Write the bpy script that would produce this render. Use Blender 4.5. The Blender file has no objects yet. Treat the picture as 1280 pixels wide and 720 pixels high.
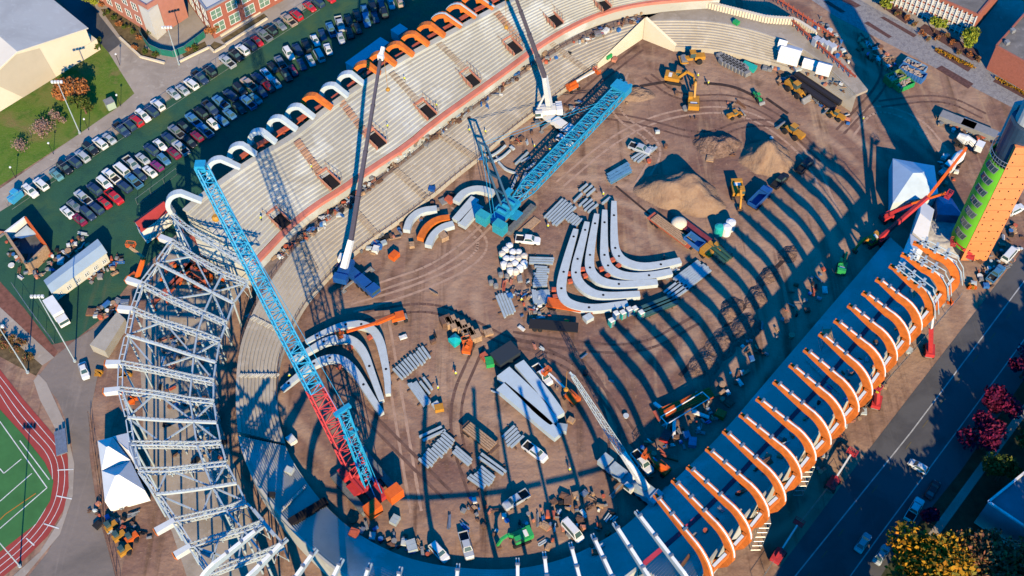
import bpy, bmesh, math, random
from mathutils import Vector, Matrix
from mathutils.bvhtree import BVHTree
random.seed(7)
SC = bpy.context.scene
COL = SC.collection
V = Vector
# ------------------------------------------------------------------ camera
H = 215.0
FPX = 1450.0
TH = math.atan(1080.0 / FPX)
RO = math.radians(0.9)
C0 = V((0, 0, H))
Fv = V((0, math.sin(TH), -math.cos(TH)))
_R = V((1, 0, 0)); _U = V((0, math.cos(TH), math.sin(TH)))
Rv = _R * math.cos(RO) - _U * math.sin(RO)
Uv = _U * math.cos(RO) + _R * math.sin(RO)
def ray(u, v):
    return Fv * FPX + Rv * (u - 640.0) - Uv * (v - 360.0)
def P(u, v, z=0.0):
    """the place in the world at height z that stands at this point of the survey photo"""
    d = ray(u, v)
    t = (z - H) / d.z
    p = C0 + d * t
    return V((p.x, p.y, z))
def yaw(u, v, du, dv, z=0.0):
    a = P(u, v, z); b = P(u + du, v + dv, z)
    return math.atan2(b.y - a.y, b.x - a.x)
cam = bpy.data.cameras.new('camera')
co = bpy.data.objects.new('camera', cam); COL.objects.link(co)
M = Matrix((Rv, Uv, -Fv)).transposed().to_4x4(); M.translation = C0
co.matrix_world = M
cam.sensor_width = 36.0; cam.lens = FPX / 1280.0 * 36.0
cam.clip_start = 1.0; cam.clip_end = 6000.0
SC.camera = co
# ------------------------------------------------------------------ light
SUN_EL = math.radians(26.5)
hd = ray(185, -1580); hd.z = 0; hd.normalize()          # the way shadows point
sd = (hd * math.cos(SUN_EL) - V((0, 0, math.sin(SUN_EL)))).normalized()
sun = bpy.data.lights.new('sun', 'SUN'); sun.energy = 5.0; sun.angle = math.radians(0.5)
sun.color = (1.0, 0.785, 0.46)
so = bpy.data.objects.new('sun', sun); COL.objects.link(so)
so.rotation_euler = sd.to_track_quat('-Z', 'Y').to_euler()
W = bpy.data.worlds.new('World'); SC.world = W; W.use_nodes = True
nt = W.node_tree; bg = nt.nodes['Background']
sk = nt.nodes.new('ShaderNodeTexSky'); sk.sky_type = 'NISHITA'; sk.sun_disc = False
sk.sun_elevation = SUN_EL; sk.sun_rotation = math.atan2(-hd.x, -hd.y)
sk.ozone_density = 9.0; sk.air_density = 1.0; sk.dust_density = 0.3; sk.altitude = 200
tn = nt.nodes.new('ShaderNodeMix'); tn.data_type = 'RGBA'; tn.blend_type = 'MULTIPLY'; tn.inputs[0].default_value = 1.0
tn.inputs[7].default_value = (0.0, 0.92, 1.30, 1)      # clear deep-blue autumn sky
nt.links.new(sk.outputs[0], tn.inputs[6]); nt.links.new(tn.outputs[2], bg.inputs[0]); bg.inputs[1].default_value = 0.15
SC.view_settings.view_transform = 'Standard'; SC.view_settings.look = 'None'
SC.view_settings.gamma = 1.0; SC.view_settings.use_curve_mapping = False
SC.view_settings.exposure = 0.52
SC.render.engine = 'CYCLES'
SC.cycles.max_bounces = 5; SC.cycles.diffuse_bounces = 0; SC.cycles.glossy_bounces = 2
# ------------------------------------------------------------------ materials
MATS = {}
def mat(name, col, rough=0.8, var=0.0, scale=1.0, metal=0.0, col2=None, bump=0.0, spec=0.3, detail=4.0, contrast=(0.3, 0.7)):
    if name in MATS: return MATS[name]
    m = bpy.data.materials.new(name); m.use_nodes = True
    n = m.node_tree.nodes; L = m.node_tree.links; b = n['Principled BSDF']
    b.inputs['Base Color'].default_value = (*col, 1); b.inputs['Roughness'].default_value = rough
    b.inputs['Metallic'].default_value = metal; b.inputs['Specular IOR Level'].default_value = spec
    if var > 0 or col2:
        g = n.new('ShaderNodeNewGeometry')
        t = n.new('ShaderNodeTexNoise'); t.inputs['Scale'].default_value = scale; t.inputs['Detail'].default_value = detail
        t.inputs['Roughness'].default_value = 0.65
        L.new(g.outputs['Position'], t.inputs['Vector'])
        r = n.new('ShaderNodeValToRGB')
        c2 = col2 or tuple(c * (1 - var) for c in col)
        c1 = col if col2 else tuple(min(1, c * (1 + var)) for c in col)
        r.color_ramp.elements[0].position = contrast[0]; r.color_ramp.elements[0].color = (*c2, 1)
        r.color_ramp.elements[1].position = contrast[1]; r.color_ramp.elements[1].color = (*c1, 1)
        L.new(t.outputs['Fac'], r.inputs['Fac']); L.new(r.outputs['Color'], b.inputs['Base Color'])
        if bump:
            bp = n.new('ShaderNodeBump'); bp.inputs['Strength'].default_value = bump; bp.inputs['Distance'].default_value = 0.3
            L.new(t.outputs['Fac'], bp.inputs['Height']); L.new(bp.outputs['Normal'], b.inputs['Normal'])
    MATS[name] = m
    return m
def blend_mat(name, layers, rough=0.95, bump=0.4, bscale=0.6, stretch=None):
    """base colour plus noise-masked patches: layers = [(colour, scale, lo, hi), ...]"""
    m = bpy.data.materials.new(name); m.use_nodes = True
    n = m.node_tree.nodes; L = m.node_tree.links; b = n['Principled BSDF']
    b.inputs['Roughness'].default_value = rough; b.inputs['Specular IOR Level'].default_value = 0.15
    g = n.new('ShaderNodeNewGeometry'); prev = None
    for i, ly in enumerate(layers):
        c, s, lo, hi = ly[:4]
        if prev is None:
            rgb = n.new('ShaderNodeRGB'); rgb.outputs[0].default_value = (*c, 1); prev = rgb.outputs[0]; continue
        vec = g.outputs['Position']
        mp = n.new('ShaderNodeMapping'); mp.inputs['Location'].default_value = (i * 37.0, i * 11.0, 0)
        if len(ly) > 4:
            mp.inputs['Rotation'].default_value = (0, 0, ly[4]); mp.inputs['Scale'].default_value = (1, ly[5], 1)
        L.new(vec, mp.inputs['Vector'])
        t = n.new('ShaderNodeTexNoise'); t.inputs['Scale'].default_value = s; t.inputs['Detail'].default_value = 6
        t.inputs['Roughness'].default_value = 0.62; t.inputs['Distortion'].default_value = 0.5
        L.new(mp.outputs[0], t.inputs['Vector'])
        mr = n.new('ShaderNodeMapRange'); mr.inputs[1].default_value = lo; mr.inputs[2].default_value = hi
        L.new(t.outputs['Fac'], mr.inputs[0])
        mx = n.new('ShaderNodeMix'); mx.data_type = 'RGBA'
        L.new(mr.outputs[0], mx.inputs[0]); L.new(prev, mx.inputs[6]); mx.inputs[7].default_value = (*c, 1)
        prev = mx.outputs[2]
    L.new(prev, b.inputs['Base Color'])
    if bump:
        t = n.new('ShaderNodeTexNoise'); t.inputs['Scale'].default_value = bscale; t.inputs['Detail'].default_value = 8
        L.new(g.outputs['Position'], t.inputs['Vector'])
        bp = n.new('ShaderNodeBump'); bp.inputs['Strength'].default_value = bump; bp.inputs['Distance'].default_value = 0.5
        L.new(t.outputs['Fac'], bp.inputs['Height']); L.new(bp.outputs['Normal'], b.inputs['Normal'])
    MATS[name] = m
    return m
DIRT = blend_mat('dirt', [((0.35, 0.215, 0.145), 0, 0, 0), ((0.20, 0.11, 0.085), 0.022, 0.42, 0.60), ((0.41, 0.265, 0.18), 0.05, 0.50, 0.70),
                          ((0.14, 0.078, 0.052), 0.14, 0.56, 0.78), ((0.41, 0.27, 0.17), 0.25, 0.55, 0.72, 0.6, 0.10),
                          ((0.16, 0.09, 0.06), 0.30, 0.56, 0.70, -0.5, 0.08), ((0.19, 0.11, 0.07), 0.22, 0.58, 0.70, 1.3, 0.06), ((0.43, 0.29, 0.19), 1.4, 0.60, 0.78)], bump=0.55, bscale=0.5)
def tyre_sweeps(m):
    n = m.node_tree.nodes; L = m.node_tree.links; b_ = n['Principled BSDF']; src = b_.inputs['Base Color'].links[0].from_socket
    g = n.new('ShaderNodeNewGeometry'); mp = n.new('ShaderNodeMapping'); mp.inputs['Location'].default_value = (-12, -158, 0); L.new(g.outputs['Position'], mp.inputs['Vector'])
    w = n.new('ShaderNodeTexWave'); w.wave_type = 'RINGS'; w.rings_direction = 'SPHERICAL'; w.inputs['Scale'].default_value = 0.055; w.inputs['Distortion'].default_value = 9; w.inputs['Detail'].default_value = 4
    w.inputs['Detail Scale'].default_value = 0.35; L.new(mp.outputs[0], w.inputs['Vector'])
    k = n.new('ShaderNodeTexNoise'); k.inputs['Scale'].default_value = 0.03; k.inputs['Detail'].default_value = 3; L.new(g.outputs['Position'], k.inputs['Vector'])
    r1 = n.new('ShaderNodeMapRange'); r1.inputs[1].default_value = .45; r1.inputs[2].default_value = .62; L.new(k.outputs['Fac'], r1.inputs[0])
    r2 = n.new('ShaderNodeMapRange'); r2.inputs[1].default_value = .35; r2.inputs[2].default_value = .95; r2.inputs[4].default_value = .75; L.new(w.outputs['Fac'], r2.inputs[0])
    mm = n.new('ShaderNodeMath'); mm.operation = 'MULTIPLY'; L.new(r1.outputs[0], mm.inputs[0]); L.new(r2.outputs[0], mm.inputs[1])
    mx = n.new('ShaderNodeMix'); mx.data_type = 'RGBA'; L.new(mm.outputs[0], mx.inputs[0]); L.new(src, mx.inputs[6]); mx.inputs[7].default_value = (0.45, 0.30, 0.205, 1); L.new(mx.outputs[2], b_.inputs['Base Color'])
tyre_sweeps(DIRT)
SOIL = blend_mat('sand_pile', [((0.31, 0.205, 0.135), 0, 0, 0), ((0.24, 0.15, 0.10), 0.3, 0.45, 0.65), ((0.21, 0.135, 0.09), 1.2, 0.55, 0.8)], bump=0.6, bscale=1.2)
RUBBLE = blend_mat('rubble_soil', [((0.25, 0.16, 0.12), 0, 0, 0), ((0.14, 0.09, 0.07), 0.8, 0.4, 0.6), ((0.36, 0.27, 0.2), 2.0, 0.58, 0.7)], bump=1.0, bscale=1.5)
GRASS = blend_mat('lawn_grass', [((0.115, 0.195, 0.028), 0, 0, 0), ((0.21, 0.20, 0.06), 0.05, 0.46, 0.66), ((0.07, 0.16, 0.02), 0.2, 0.48, 0.66), ((0.26, 0.18, 0.085), 0.075, 0.56, 0.72), ((0.16, 0.21, 0.05), 1.2, 0.5, 0.7)], bump=0.3, bscale=3)
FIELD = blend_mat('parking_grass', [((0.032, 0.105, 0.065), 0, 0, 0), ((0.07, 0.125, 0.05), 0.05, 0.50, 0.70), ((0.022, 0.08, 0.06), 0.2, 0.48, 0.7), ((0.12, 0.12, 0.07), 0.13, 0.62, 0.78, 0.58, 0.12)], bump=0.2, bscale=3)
TURF = mat('track_infield_turf', (0.05, 0.17, 0.05), 0.9, 0.15, 0.2)
PAVE = blend_mat('pavement_concrete', [((0.40, 0.34, 0.28), 0, 0, 0), ((0.32, 0.27, 0.22), 0.12, 0.45, 0.65), ((0.45, 0.40, 0.33), 0.5, 0.55, 0.7), ((0.28, 0.24, 0.2), 0.9, 0.62, 0.75, 0.6, 0.1)], bump=0.1)
ASPH = blend_mat('asphalt', [((0.11, 0.11, 0.115), 0, 0, 0), ((0.085, 0.085, 0.09), 0.1, 0.45, 0.6), ((0.13, 0.125, 0.12), 0.3, 0.56, 0.72, 0.9, 0.08)], bump=0.1, rough=0.9)
GREYRD = blend_mat('worn_road', [((0.24, 0.20, 0.17), 0, 0, 0), ((0.17, 0.145, 0.125), 0.06, 0.45, 0.65), ((0.30, 0.25, 0.21), 0.3, 0.55, 0.72, 1.5, 0.1)], bump=0.15)
PAVER = blend_mat('grey_pavers', [((0.27, 0.26, 0.26), 0, 0, 0), ((0.20, 0.19, 0.20), 0.8, 0.45, 0.6), ((0.34, 0.32, 0.31), 2.5, 0.5, 0.65)], bump=0.1)
SLAB = blend_mat('slab_concrete', [((0.40, 0.34, 0.27), 0, 0, 0), ((0.31, 0.26, 0.20), 0.1, 0.45, 0.62), ((0.45, 0.39, 0.32), 0.6, 0.52, 0.7)], bump=0.1)
STAND = blend_mat('stand_concrete', [((0.51, 0.49, 0.42), 0, 0, 0), ((0.43, 0.41, 0.35), 0.05, 0.46, 0.58), ((0.57, 0.57, 0.52), 0.09, 0.52, 0.62), ((0.36, 0.32, 0.26), 0.7, 0.62, 0.78)], bump=0.05)
STAND2 = blend_mat('lower_stand_concrete', [((0.48, 0.43, 0.35), 0, 0, 0), ((0.40, 0.35, 0.28), 0.1, 0.42, 0.62), ((0.54, 0.49, 0.41), 0.3, 0.5, 0.7), ((0.34, 0.27, 0.2), 0.9, 0.62, 0.78)], bump=0.05)
TRACK = mat('track_red', (0.34, 0.055, 0.045), 0.85, 0.12, 0.3)
MULCH = mat('mulch', (0.11, 0.055, 0.05), 0.95, 0.4, 1.5)
WHITE = mat('white_paint', (0.78, 0.78, 0.75), 0.5, 0.06, 0.6)
WSTEEL = mat('primed_white_steel', (0.50, 0.56, 0.57), 0.5, 0.08, 0.8)
PSTEEL = mat('pale_steel', (0.38, 0.45, 0.48), 0.45, 0.12, 0.9)
GSTEEL = mat('galvanised_steel', (0.35, 0.37, 0.38), 0.4, 0.2, 1.5, 0.6)
OSTEEL = mat('orange_wood_beam', (0.66, 0.16, 0.025), 0.7, 0.28, .7, detail=8)
REDO = mat('red_orange_primer', (0.50, 0.115, 0.06), 0.6, 0.2, 1.2)
PINK = mat('salmon_board', (0.55, 0.22, 0.14), 0.7, 0.2, 1.5)
BLUEC = mat('crane_blue', (0.02, 0.30, 0.52), 0.45, 0.12, 1.5)
DBLUE = mat('deep_blue_paint', (0.015, 0.09, 0.30), 0.4, 0.12, 1.0)
REDC = mat('crane_red', (0.52, 0.045, 0.05), 0.45, 0.15, 1.5)
DARK = mat('dark_rubber', (0.02, 0.02, 0.022), 0.8)
DGREY = mat('dark_boom_grey', (0.075, 0.065, 0.085), 0.45, 0.1, 1.0)
GREY = mat('mid_grey', (0.25, 0.25, 0.25), 0.6, 0.15, 1.0)
YEL = mat('machine_yellow', (0.50, 0.235, 0.03), 0.5, 0.15, 1.5)
ORA = mat('safety_orange', (0.72, 0.13, 0.02), 0.5, 0.12, 1.5)
GRN = mat('machine_green', (0.03, 0.36, 0.10), 0.5, 0.12, 1.5)
TEAL = mat('teal_plastic', (0.02, 0.42, 0.36), 0.5, 0.08, 1.5)
BLUP = mat('blue_plastic', (0.04, 0.16, 0.42), 0.5, 0.08, 1.5)
WOOD = mat('raw_timber', (0.42, 0.27, 0.16), 0.8, 0.3, 2.5)
DWOOD = mat('dark_timber', (0.16, 0.09, 0.06), 0.85, 0.3, 2.5)
BRICK = mat('brick', (0.36, 0.12, 0.08), 0.85, 0.15, 1.8)
GLASS = mat('window_glass', (0.05, 0.10, 0.10), 0.12, spec=0.6)
GGLASS = mat('green_tint_glass', (0.16, 0.27, 0.20), 0.15, 0.15, 0.4, spec=0.6)
HOLE_SHADE = mat('painted_hole_shade', (0.012, 0.010, 0.012), 0.95)  # near-black colour put in for the shade inside holes and gaps
TARP = mat('white_fabric', (0.80, 0.79, 0.75), 0.6, 0.05, 0.4)
BTARP = mat('blue_tarp', (0.10, 0.22, 0.36), 0.5, 0.25, 0.4)
ROOFG = blend_mat('flat_roof_grey', [((0.62, 0.58, 0.50), 0, 0, 0), ((0.54, 0.50, 0.43), 0.08, 0.45, 0.65), ((0.66, 0.63, 0.55), 0.5, 0.55, 0.7)], bump=0.05)
ROOFB = blend_mat('gravel_roof', [((0.20, 0.185, 0.17), 0, 0, 0), ((0.14, 0.13, 0.12), 0.15, 0.42, 0.6), ((0.27, 0.25, 0.23), 0.7, 0.55, 0.72)], bump=0.05)
CREAM = mat('cream_wall', (0.72, 0.62, 0.46), 0.8, 0.05, 0.2)
TOWO = mat('tower_orange_cladding', (0.74, 0.25, 0.09), 0.6, 0.06, 0.25)
TOWG = mat('tower_green_sheathing', (0.16, 0.52, 0.03), 0.6, 0.1, 0.4)
LIME = mat('hi_vis_yellow', (0.70, 0.75, 0.05), 0.6)
SKIN = mat('skin', (0.45, 0.27, 0.19), 0.6)
JEANS = mat('work_trousers', (0.05, 0.06, 0.10), 0.8)
LINE = mat('line_paint', (0.70, 0.70, 0.66), 0.7, 0.25, 0.8)
# ------------------------------------------------------------------ mesh builder
def tag(o, label=None, cat=None, group=None, kind=None):
    if label: o['label'] = label
    if cat: o['category'] = cat
    if group: o['group'] = group
    if kind: o['kind'] = kind
    return o
def T(name, label, cat, loc=(0, 0, 0), rz=0.0, group=None):
    o = bpy.data.objects.new(name, None); COL.objects.link(o)
    o.location = loc; o.rotation_euler = (0, 0, rz); o.empty_display_size = 0.5
    return tag(o, label, cat, group)
class MB:
    def __init__(s): s.v = []; s.f = []; s.m = []
    def add(s, vs, fs, m=0):
        k = len(s.v); s.v += [tuple(p) for p in vs]
        for f in fs: s.f.append([i + k for i in f]); s.m.append(m)
        return s
    def hexa(s, a, b, m=0):
        """a, b: two loops of n points joined into a closed solid"""
        n = len(a)
        return s.add(list(a) + list(b), [list(range(n))[::-1], list(range(n, 2 * n))] + [[i, (i + 1) % n, n + (i + 1) % n, n + i] for i in range(n)], m)
    def box(s, c, d, rz=0.0, m=0):
        cx, cy, cz = c; x, y, z = d[0] / 2, d[1] / 2, d[2] / 2
        ca, sa = math.cos(rz), math.sin(rz)
        q = [(cx + px * ca - py * sa, cy + px * sa + py * ca) for px, py in ((-x, -y), (x, -y), (x, y), (-x, y))]
        return s.hexa([(a, b, cz - z) for a, b in q], [(a, b, cz + z) for a, b in q], m)
    def bar(s, p, q, w, h, m=0, w2=None, h2=None, up=None):
        p = V(p); q = V(q); d = q - p
        if d.length < 1e-6: return s
        d.normalize(); up = V(up) if up else V((0, 0, 1))
        if abs(d.dot(up)) > 0.98: up = V((1, 0, 0))
        r = d.cross(up).normalized(); u = r.cross(d)
        w2 = w if w2 is None else w2; h2 = h if h2 is None else h2
        f = lambda o, a, b: [o - r * a / 2 - u * b / 2, o + r * a / 2 - u * b / 2, o + r * a / 2 + u * b / 2, o - r * a / 2 + u * b / 2]
        return s.hexa(f(p, w, h), f(q, w2, h2), m)
    def tube(s, p, q, r, n=6, r2=None, m=0):
        p = V(p); q = V(q); d = q - p
        if d.length < 1e-6: return s
        d.normalize(); up = V((0, 0, 1)) if abs(d.z) < 0.95 else V((1, 0, 0))
        a = d.cross(up).normalized(); b = a.cross(d); r2 = r if r2 is None else r2
        cs = [(math.cos(2 * math.pi * i / n), math.sin(2 * math.pi * i / n)) for i in range(n)]
        return s.hexa([p + a * c * r + b * t * r for c, t in cs], [q + a * c * r2 + b * t * r2 for c, t in cs], m)
    def prism(s, pts, z0, z1, m=0, mtop=None):
        n = len(pts); k = len(s.v)
        s.hexa([(p[0], p[1], z0) for p in pts], [(p[0], p[1], z1) for p in pts], m)
        if mtop is not None: s.m[-n - 1] = mtop
        return s
    def poly(s, pts, m=0): return s.add(pts, [list(range(len(pts)))], m)
    def sweep(s, path, ws, hs, side, m=0, mt=None):
        """rectangular section swept along a path lying in the plane normal to side; returns top points"""
        side = V(side).normalized(); path = [V(p) for p in path]; n = len(path); rings = []
        for i, p in enumerate(path):
            t = (path[min(i + 1, n - 1)] - path[max(i - 1, 0)]).normalized()
            nn = side.cross(t).normalized()
            w = ws[i] if isinstance(ws, (list, tuple)) else ws; h = hs[i] if isinstance(hs, (list, tuple)) else hs
            rings.append([p - side * w / 2 - nn * h / 2, p + side * w / 2 - nn * h / 2, p + side * w / 2 + nn * h / 2, p - side * w / 2 + nn * h / 2])
        return s.loft(rings, m, mt)
    def loft(s, rings, m=0, mt=None):
        n = len(rings[0]); vs = [p for r in rings for p in r]; k = len(s.v)
        s.v += [tuple(p) for p in vs]
        for i in range(len(rings) - 1):
            for j in range(n):
                a, b = i * n + j, i * n + (j + 1) % n
                s.f.append([k + a, k + b, k + b + n, k + a + n]); s.m.append(mt if (mt is not None and j == 2) else m)
        s.f.append([k + j for j in range(n)][::-1]); s.m.append(m)
        s.f.append([k + (len(rings) - 1) * n + j for j in range(n)]); s.m.append(m)
        return s
    def ball(s, c, r, m=0, n=8, k=5, sz=1.0):
        c = V(c); rings = []
        for i in range(1, k):
            a = math.pi * i / k
            rings.append([c + V((math.sin(a) * math.cos(2 * math.pi * j / n) * r, math.sin(a) * math.sin(2 * math.pi * j / n) * r, -math.cos(a) * r * sz)) for j in range(n)])
        return s.loft(rings, m)
    def lattice(s, p, q, w, h, n, r=0.09, m=0, w2=None, h2=None, faces=4):
        p = V(p); q = V(q); d = (q - p); L = d.length; d.normalize()
        up = V((0, 0, 1)); rr = d.cross(up).normalized() if abs(d.z) < 0.99 else V((1, 0, 0)); uu = rr.cross(d)
        w2 = w if w2 is None else w2; h2 = h if h2 is None else h2
        def cor(t):
            o = p + d * L * t; a = (w + (w2 - w) * t) / 2; b = (h + (h2 - h) * t) / 2
            return [o - rr * a - uu * b, o + rr * a - uu * b, o + rr * a + uu * b, o - rr * a + uu * b]
        A = cor(0); B = cor(1)
        for i in range(4): s.tube(A[i], B[i], r, 5, m=m)
        for k in range(n):
            a = cor(k / n); b = cor((k + 1) / n)
            for i in range(faces):
                j = (i + 1) % 4
                s.tube(a[i], a[j], r * 0.55, 4, m=m)
                if k % 2: s.tube(a[i], b[j], r * 0.6, 4, m=m)
                else: s.tube(a[j], b[i], r * 0.6, 4, m=m)
        return s
    def obj(s, name, mats, parent=None, org=None, smooth=False):
        me = bpy.data.meshes.new(name)
        vs = s.v
        if org is not None: vs = [(a - org[0], b - org[1], c - org[2]) for a, b, c in vs]
        me.from_pydata(vs, [], s.f)
        if not isinstance(mats, (list, tuple)): mats = [mats]
        for m in mats: me.materials.append(m)
        me.polygons.foreach_set('material_index', s.m)
        if smooth: me.polygons.foreach_set('use_smooth', [True] * len(s.f))
        me.update()
        bm = bmesh.new(); bm.from_mesh(me)
        bmesh.ops.recalc_face_normals(bm, faces=bm.faces)
        bm.to_mesh(me); bm.free()
        o = bpy.data.objects.new(name, me); COL.objects.link(o)
        if parent is not None: o.parent = parent
        elif org is not None: o.location = org
        return o
def single(mb, name, mats, label, cat, org, group=None, smooth=False):
    return tag(mb.obj(name, mats, None, org, smooth), label, cat, group)
def dup(root, loc, rz=0.0, label=None, group=None):
    r = root.copy(); COL.objects.link(r); r.location = loc; r.rotation_euler = (0, 0, rz)
    if label: r['label'] = label
    if group: r['group'] = group
    for ch in root.children:
        c = ch.copy(); COL.objects.link(c); c.parent = r
        for g in ch.children:
            d = g.copy(); COL.objects.link(d); d.parent = c
    return r
ORD = ['', 'first', 'second', 'third', 'fourth', 'fifth', 'sixth', 'seventh', 'eighth', 'ninth', 'tenth', 'eleventh', 'twelfth', 'thirteenth', 'fourteenth',
       'fifteenth', 'sixteenth', 'seventeenth', 'eighteenth', 'nineteenth', 'twentieth']
def od(n):
    if n <= 20: return ORD[n]
    t = {2: 'twenty', 3: 'thirty', 4: 'forty'}[n // 10]
    return t + '-' + ORD[n % 10] if n % 10 else {2: 'twentieth', 3: 'thirtieth', 4: 'fortieth'}[n // 10]
def resample(pts, n):
    d = [0]
    for i in range(1, len(pts)): d.append(d[-1] + (V(pts[i]) - V(pts[i - 1])).length)
    out = []
    for k in range(n):
        t = d[-1] * k / (n - 1); i = 0
        while i < len(d) - 2 and d[i + 1] < t: i += 1
        f = (t - d[i]) / max(1e-9, d[i + 1] - d[i])
        out.append(V(pts[i]).lerp(V(pts[i + 1]), f))
    return out
def smooth(pts, it=2):
    for _ in range(it):
        o = [pts[0]]
        for a, b in zip(pts, pts[1:]):
            o += [a.lerp(b, 0.25), a.lerp(b, 0.75)]
        o.append(pts[-1]); pts = o
    return pts
# ------------------------------------------------------------------ the ground and what is laid on it
def sheet(name, pix, z, m, kind='structure'):
    mb = MB(); mb.poly([P(u, v, 0) + V((0, 0, z)) for u, v in pix])
    return tag(mb.obj(name, m), kind=kind)
g = MB(); S = 1500.0
g.poly([(-S, -S, 0), (S, -S, 0), (S, S + 600, 0), (-S, S + 600, 0)]); tag(g.obj('ground', DIRT), kind='structure')
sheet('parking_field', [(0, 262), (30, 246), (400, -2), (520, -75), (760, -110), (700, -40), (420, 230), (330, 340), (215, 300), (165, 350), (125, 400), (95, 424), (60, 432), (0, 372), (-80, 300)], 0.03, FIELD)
sheet('lawn', [(-60, 272), (0, 232), (160, 128), (168, 117), (150, 85), (135, 65), (118, 45), (60, 60), (-60, 120)], 0.03, GRASS)
sheet('sidewalk', [(-60, 276), (0, 236), (152, 131), (168, 117), (136, 66), (152, 54), (200, 78), (222, 80), (260, 55), (330, 12), (400, -40), (450, -40), (395, 2), (300, 65), (150, 165), (30, 246), (-60, 302)], 0.06, PAVE)
sheet('service_road', [(40, -40), (95, -40), (125, 20), (152, 54), (136, 66), (118, 45), (100, 30)], 0.04, ASPH)
sheet('plaza', [(120, -40), (390, -40), (330, 12), (260, 55), (222, 80), (200, 78), (152, 54), (125, 20), (95, -40)], 0.045, PAVE)
sheet('access_road', [(48, 470), (66, 448), (95, 424), (135, 400), (150, 420), (122, 470), (112, 520), (112, 570), (122, 640), (150, 740), (20, 740), (60, 690), (85, 640), (93, 590), (88, 540), (72, 500)], 0.03, GREYRD)
sheet('slab', [(212, 300), (180, 390), (174, 440), (178, 500), (180, 560), (195, 620), (215, 665), (240, 740), (335, 740), (300, 600), (272, 520), (272, 440), (310, 345), (245, 275)], 0.05, SLAB)
sheet('paved_path', [(985, -20), (1040, -20), (1100, 14), (1280, 106), (1400, 168), (1400, 205), (1280, 142), (1200, 101), (1045, 21)], 0.03, PAVER)
sheet('walkway', [(1040, -20), (1065, -20), (1130, 14), (1280, 92), (1400, 155), (1400, 168), (1280, 106), (1100, 14)], 0.03, PAVE)
sheet('garden_ground', [(1065, -20), (1240, -20), (1420, 80), (1400, 155), (1280, 92), (1130, 14)], 0.03, PAVE)
for q in ([(1029, 2), (1035, 1), (1057, 15), (1051, 16)], [(1080, 29), (1085, 27), (1115, 46), (1111, 48)], [(1100, 22), (1105, 21), (1146, 44), (1142, 47)],
          [(1170, 86), (1177, 82), (1217, 105), (1210, 111)], [(1167, 64), (1174, 59), (1217, 82), (1210, 90)], [(1241, 102), (1247, 97), (1285, 117), (1285, 126)], [(1050, 0), (1060, -2), (1076, 7), (1070, 10)],
          [(1148, 36), (1156, 30), (1222, 62), (1226, 74), (1215, 76)], [(1095, 4), (1120, 4), (1139, 25), (1132, 30)]):
    sheet('planting_bed', q, 0.07, MULCH)
sheet('street', [(930, 770), (1040, 622), (1130, 505), (1215, 395), (1300, 285), (1420, 130), (1480, 220), (1290, 460), (1200, 590), (1120, 690), (1070, 770)], 0.03, ASPH)
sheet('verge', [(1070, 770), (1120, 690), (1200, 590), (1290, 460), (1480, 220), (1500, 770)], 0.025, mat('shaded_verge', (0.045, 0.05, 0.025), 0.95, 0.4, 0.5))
sheet('footpath', [(1160, 668), (1232, 570), (1300, 478), (1308, 484), (1240, 577), (1170, 674)], 0.05, PAVE)
for q in ([(126, 12), (140, 10), (186, 42), (181, 60), (198, 67), (194, 76), (176, 70), (152, 48)], [(262, 58), (268, 52), (282, 57), (270, 66)], [(276, 50), (330, 17), (334, 21), (280, 54)], [(226, 66), (256, 52), (259, 58), (231, 73)]):
    sheet('planting_bed', q, 0.085, mat('mixed_bed', (.14, .10, .045), .95, .55, .6))
def stripe(pix, w, z=0.06, m=None, name='road_marking'):
    mb = MB()
    for a, b in zip(pix, pix[1:]):
        p = P(*a); q = P(*b); d = (q - p).normalized(); n = V((-d.y, d.x, 0)) * w / 2
        mb.poly([p - n + V((0, 0, z)), q - n + V((0, 0, z)), q + n + V((0, 0, z)), p + n + V((0, 0, z))])
    return tag(mb.obj(name, m or LINE), kind='structure')
stripe([(960, 764), (995, 719), (1139, 540), (1235, 412), (1300, 325)], 0.26, m=mat('worn_road_line', (.42, .43, .42), .8, .3, .4))
stripe([(1040, 752), (1099, 670), (1197, 538), (1285, 418)], 0.24, m=MATS['worn_road_line'])
for k in range(14):
    a = (985 + k * 21, 752 - k * 27.2)
    stripe([a, (a[0] + 7, a[1] - 9.2)], 0.15, m=mat('worn_yellow_line', (0.16, 0.13, 0.06), 0.8))
stripe([(15, 262), (53, 236), (150, 175), (290, 83), (400, 12)], 0.13, z=0.05, m=mat('worn_grass_line', (.30, .33, .26), .9, .4, .5))
# running track on the left
sheet('running_track', [(-80, 380), (0, 462), (30, 500), (60, 535), (82, 562), (89, 590), (83, 632), (60, 670), (30, 700), (0, 724), (-80, 760)], 0.05, TRACK)
sheet('turf_field', [(-80, 430), (0, 512), (30, 545), (56, 578), (67, 602), (63, 626), (45, 655), (0, 690), (-80, 740)], 0.08, TURF)
for off in (1.0, 2.3, 3.6):
    pts = [P(*q) for q in ((-40, 421), (0, 462), (30, 500), (60, 535), (82, 562), (89, 590), (83, 632), (60, 670), (30, 700), (0, 724))]
    pts = smooth(pts, 2); mb = MB(); cc = P(-60, 590)
    for a, b in zip(pts, pts[1:]):
        f = lambda p, o: p + (cc - p).normalized() * o + V((0, 0, 0.075))
        mb.poly([f(a, off), f(b, off), f(b, off + 0.13), f(a, off + 0.13)])
    tag(mb.obj('lane_marking', LINE), kind='structure')
for q in ([(0, 527), (59, 610)], [(59, 610), (0, 661)], [(0, 627), (40, 592)], [(25, 551), (62, 600)], [(0, 586), (5, 592), (27, 574)]):
    stripe(q, 0.2, z=0.11, name='field_marking')
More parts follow.
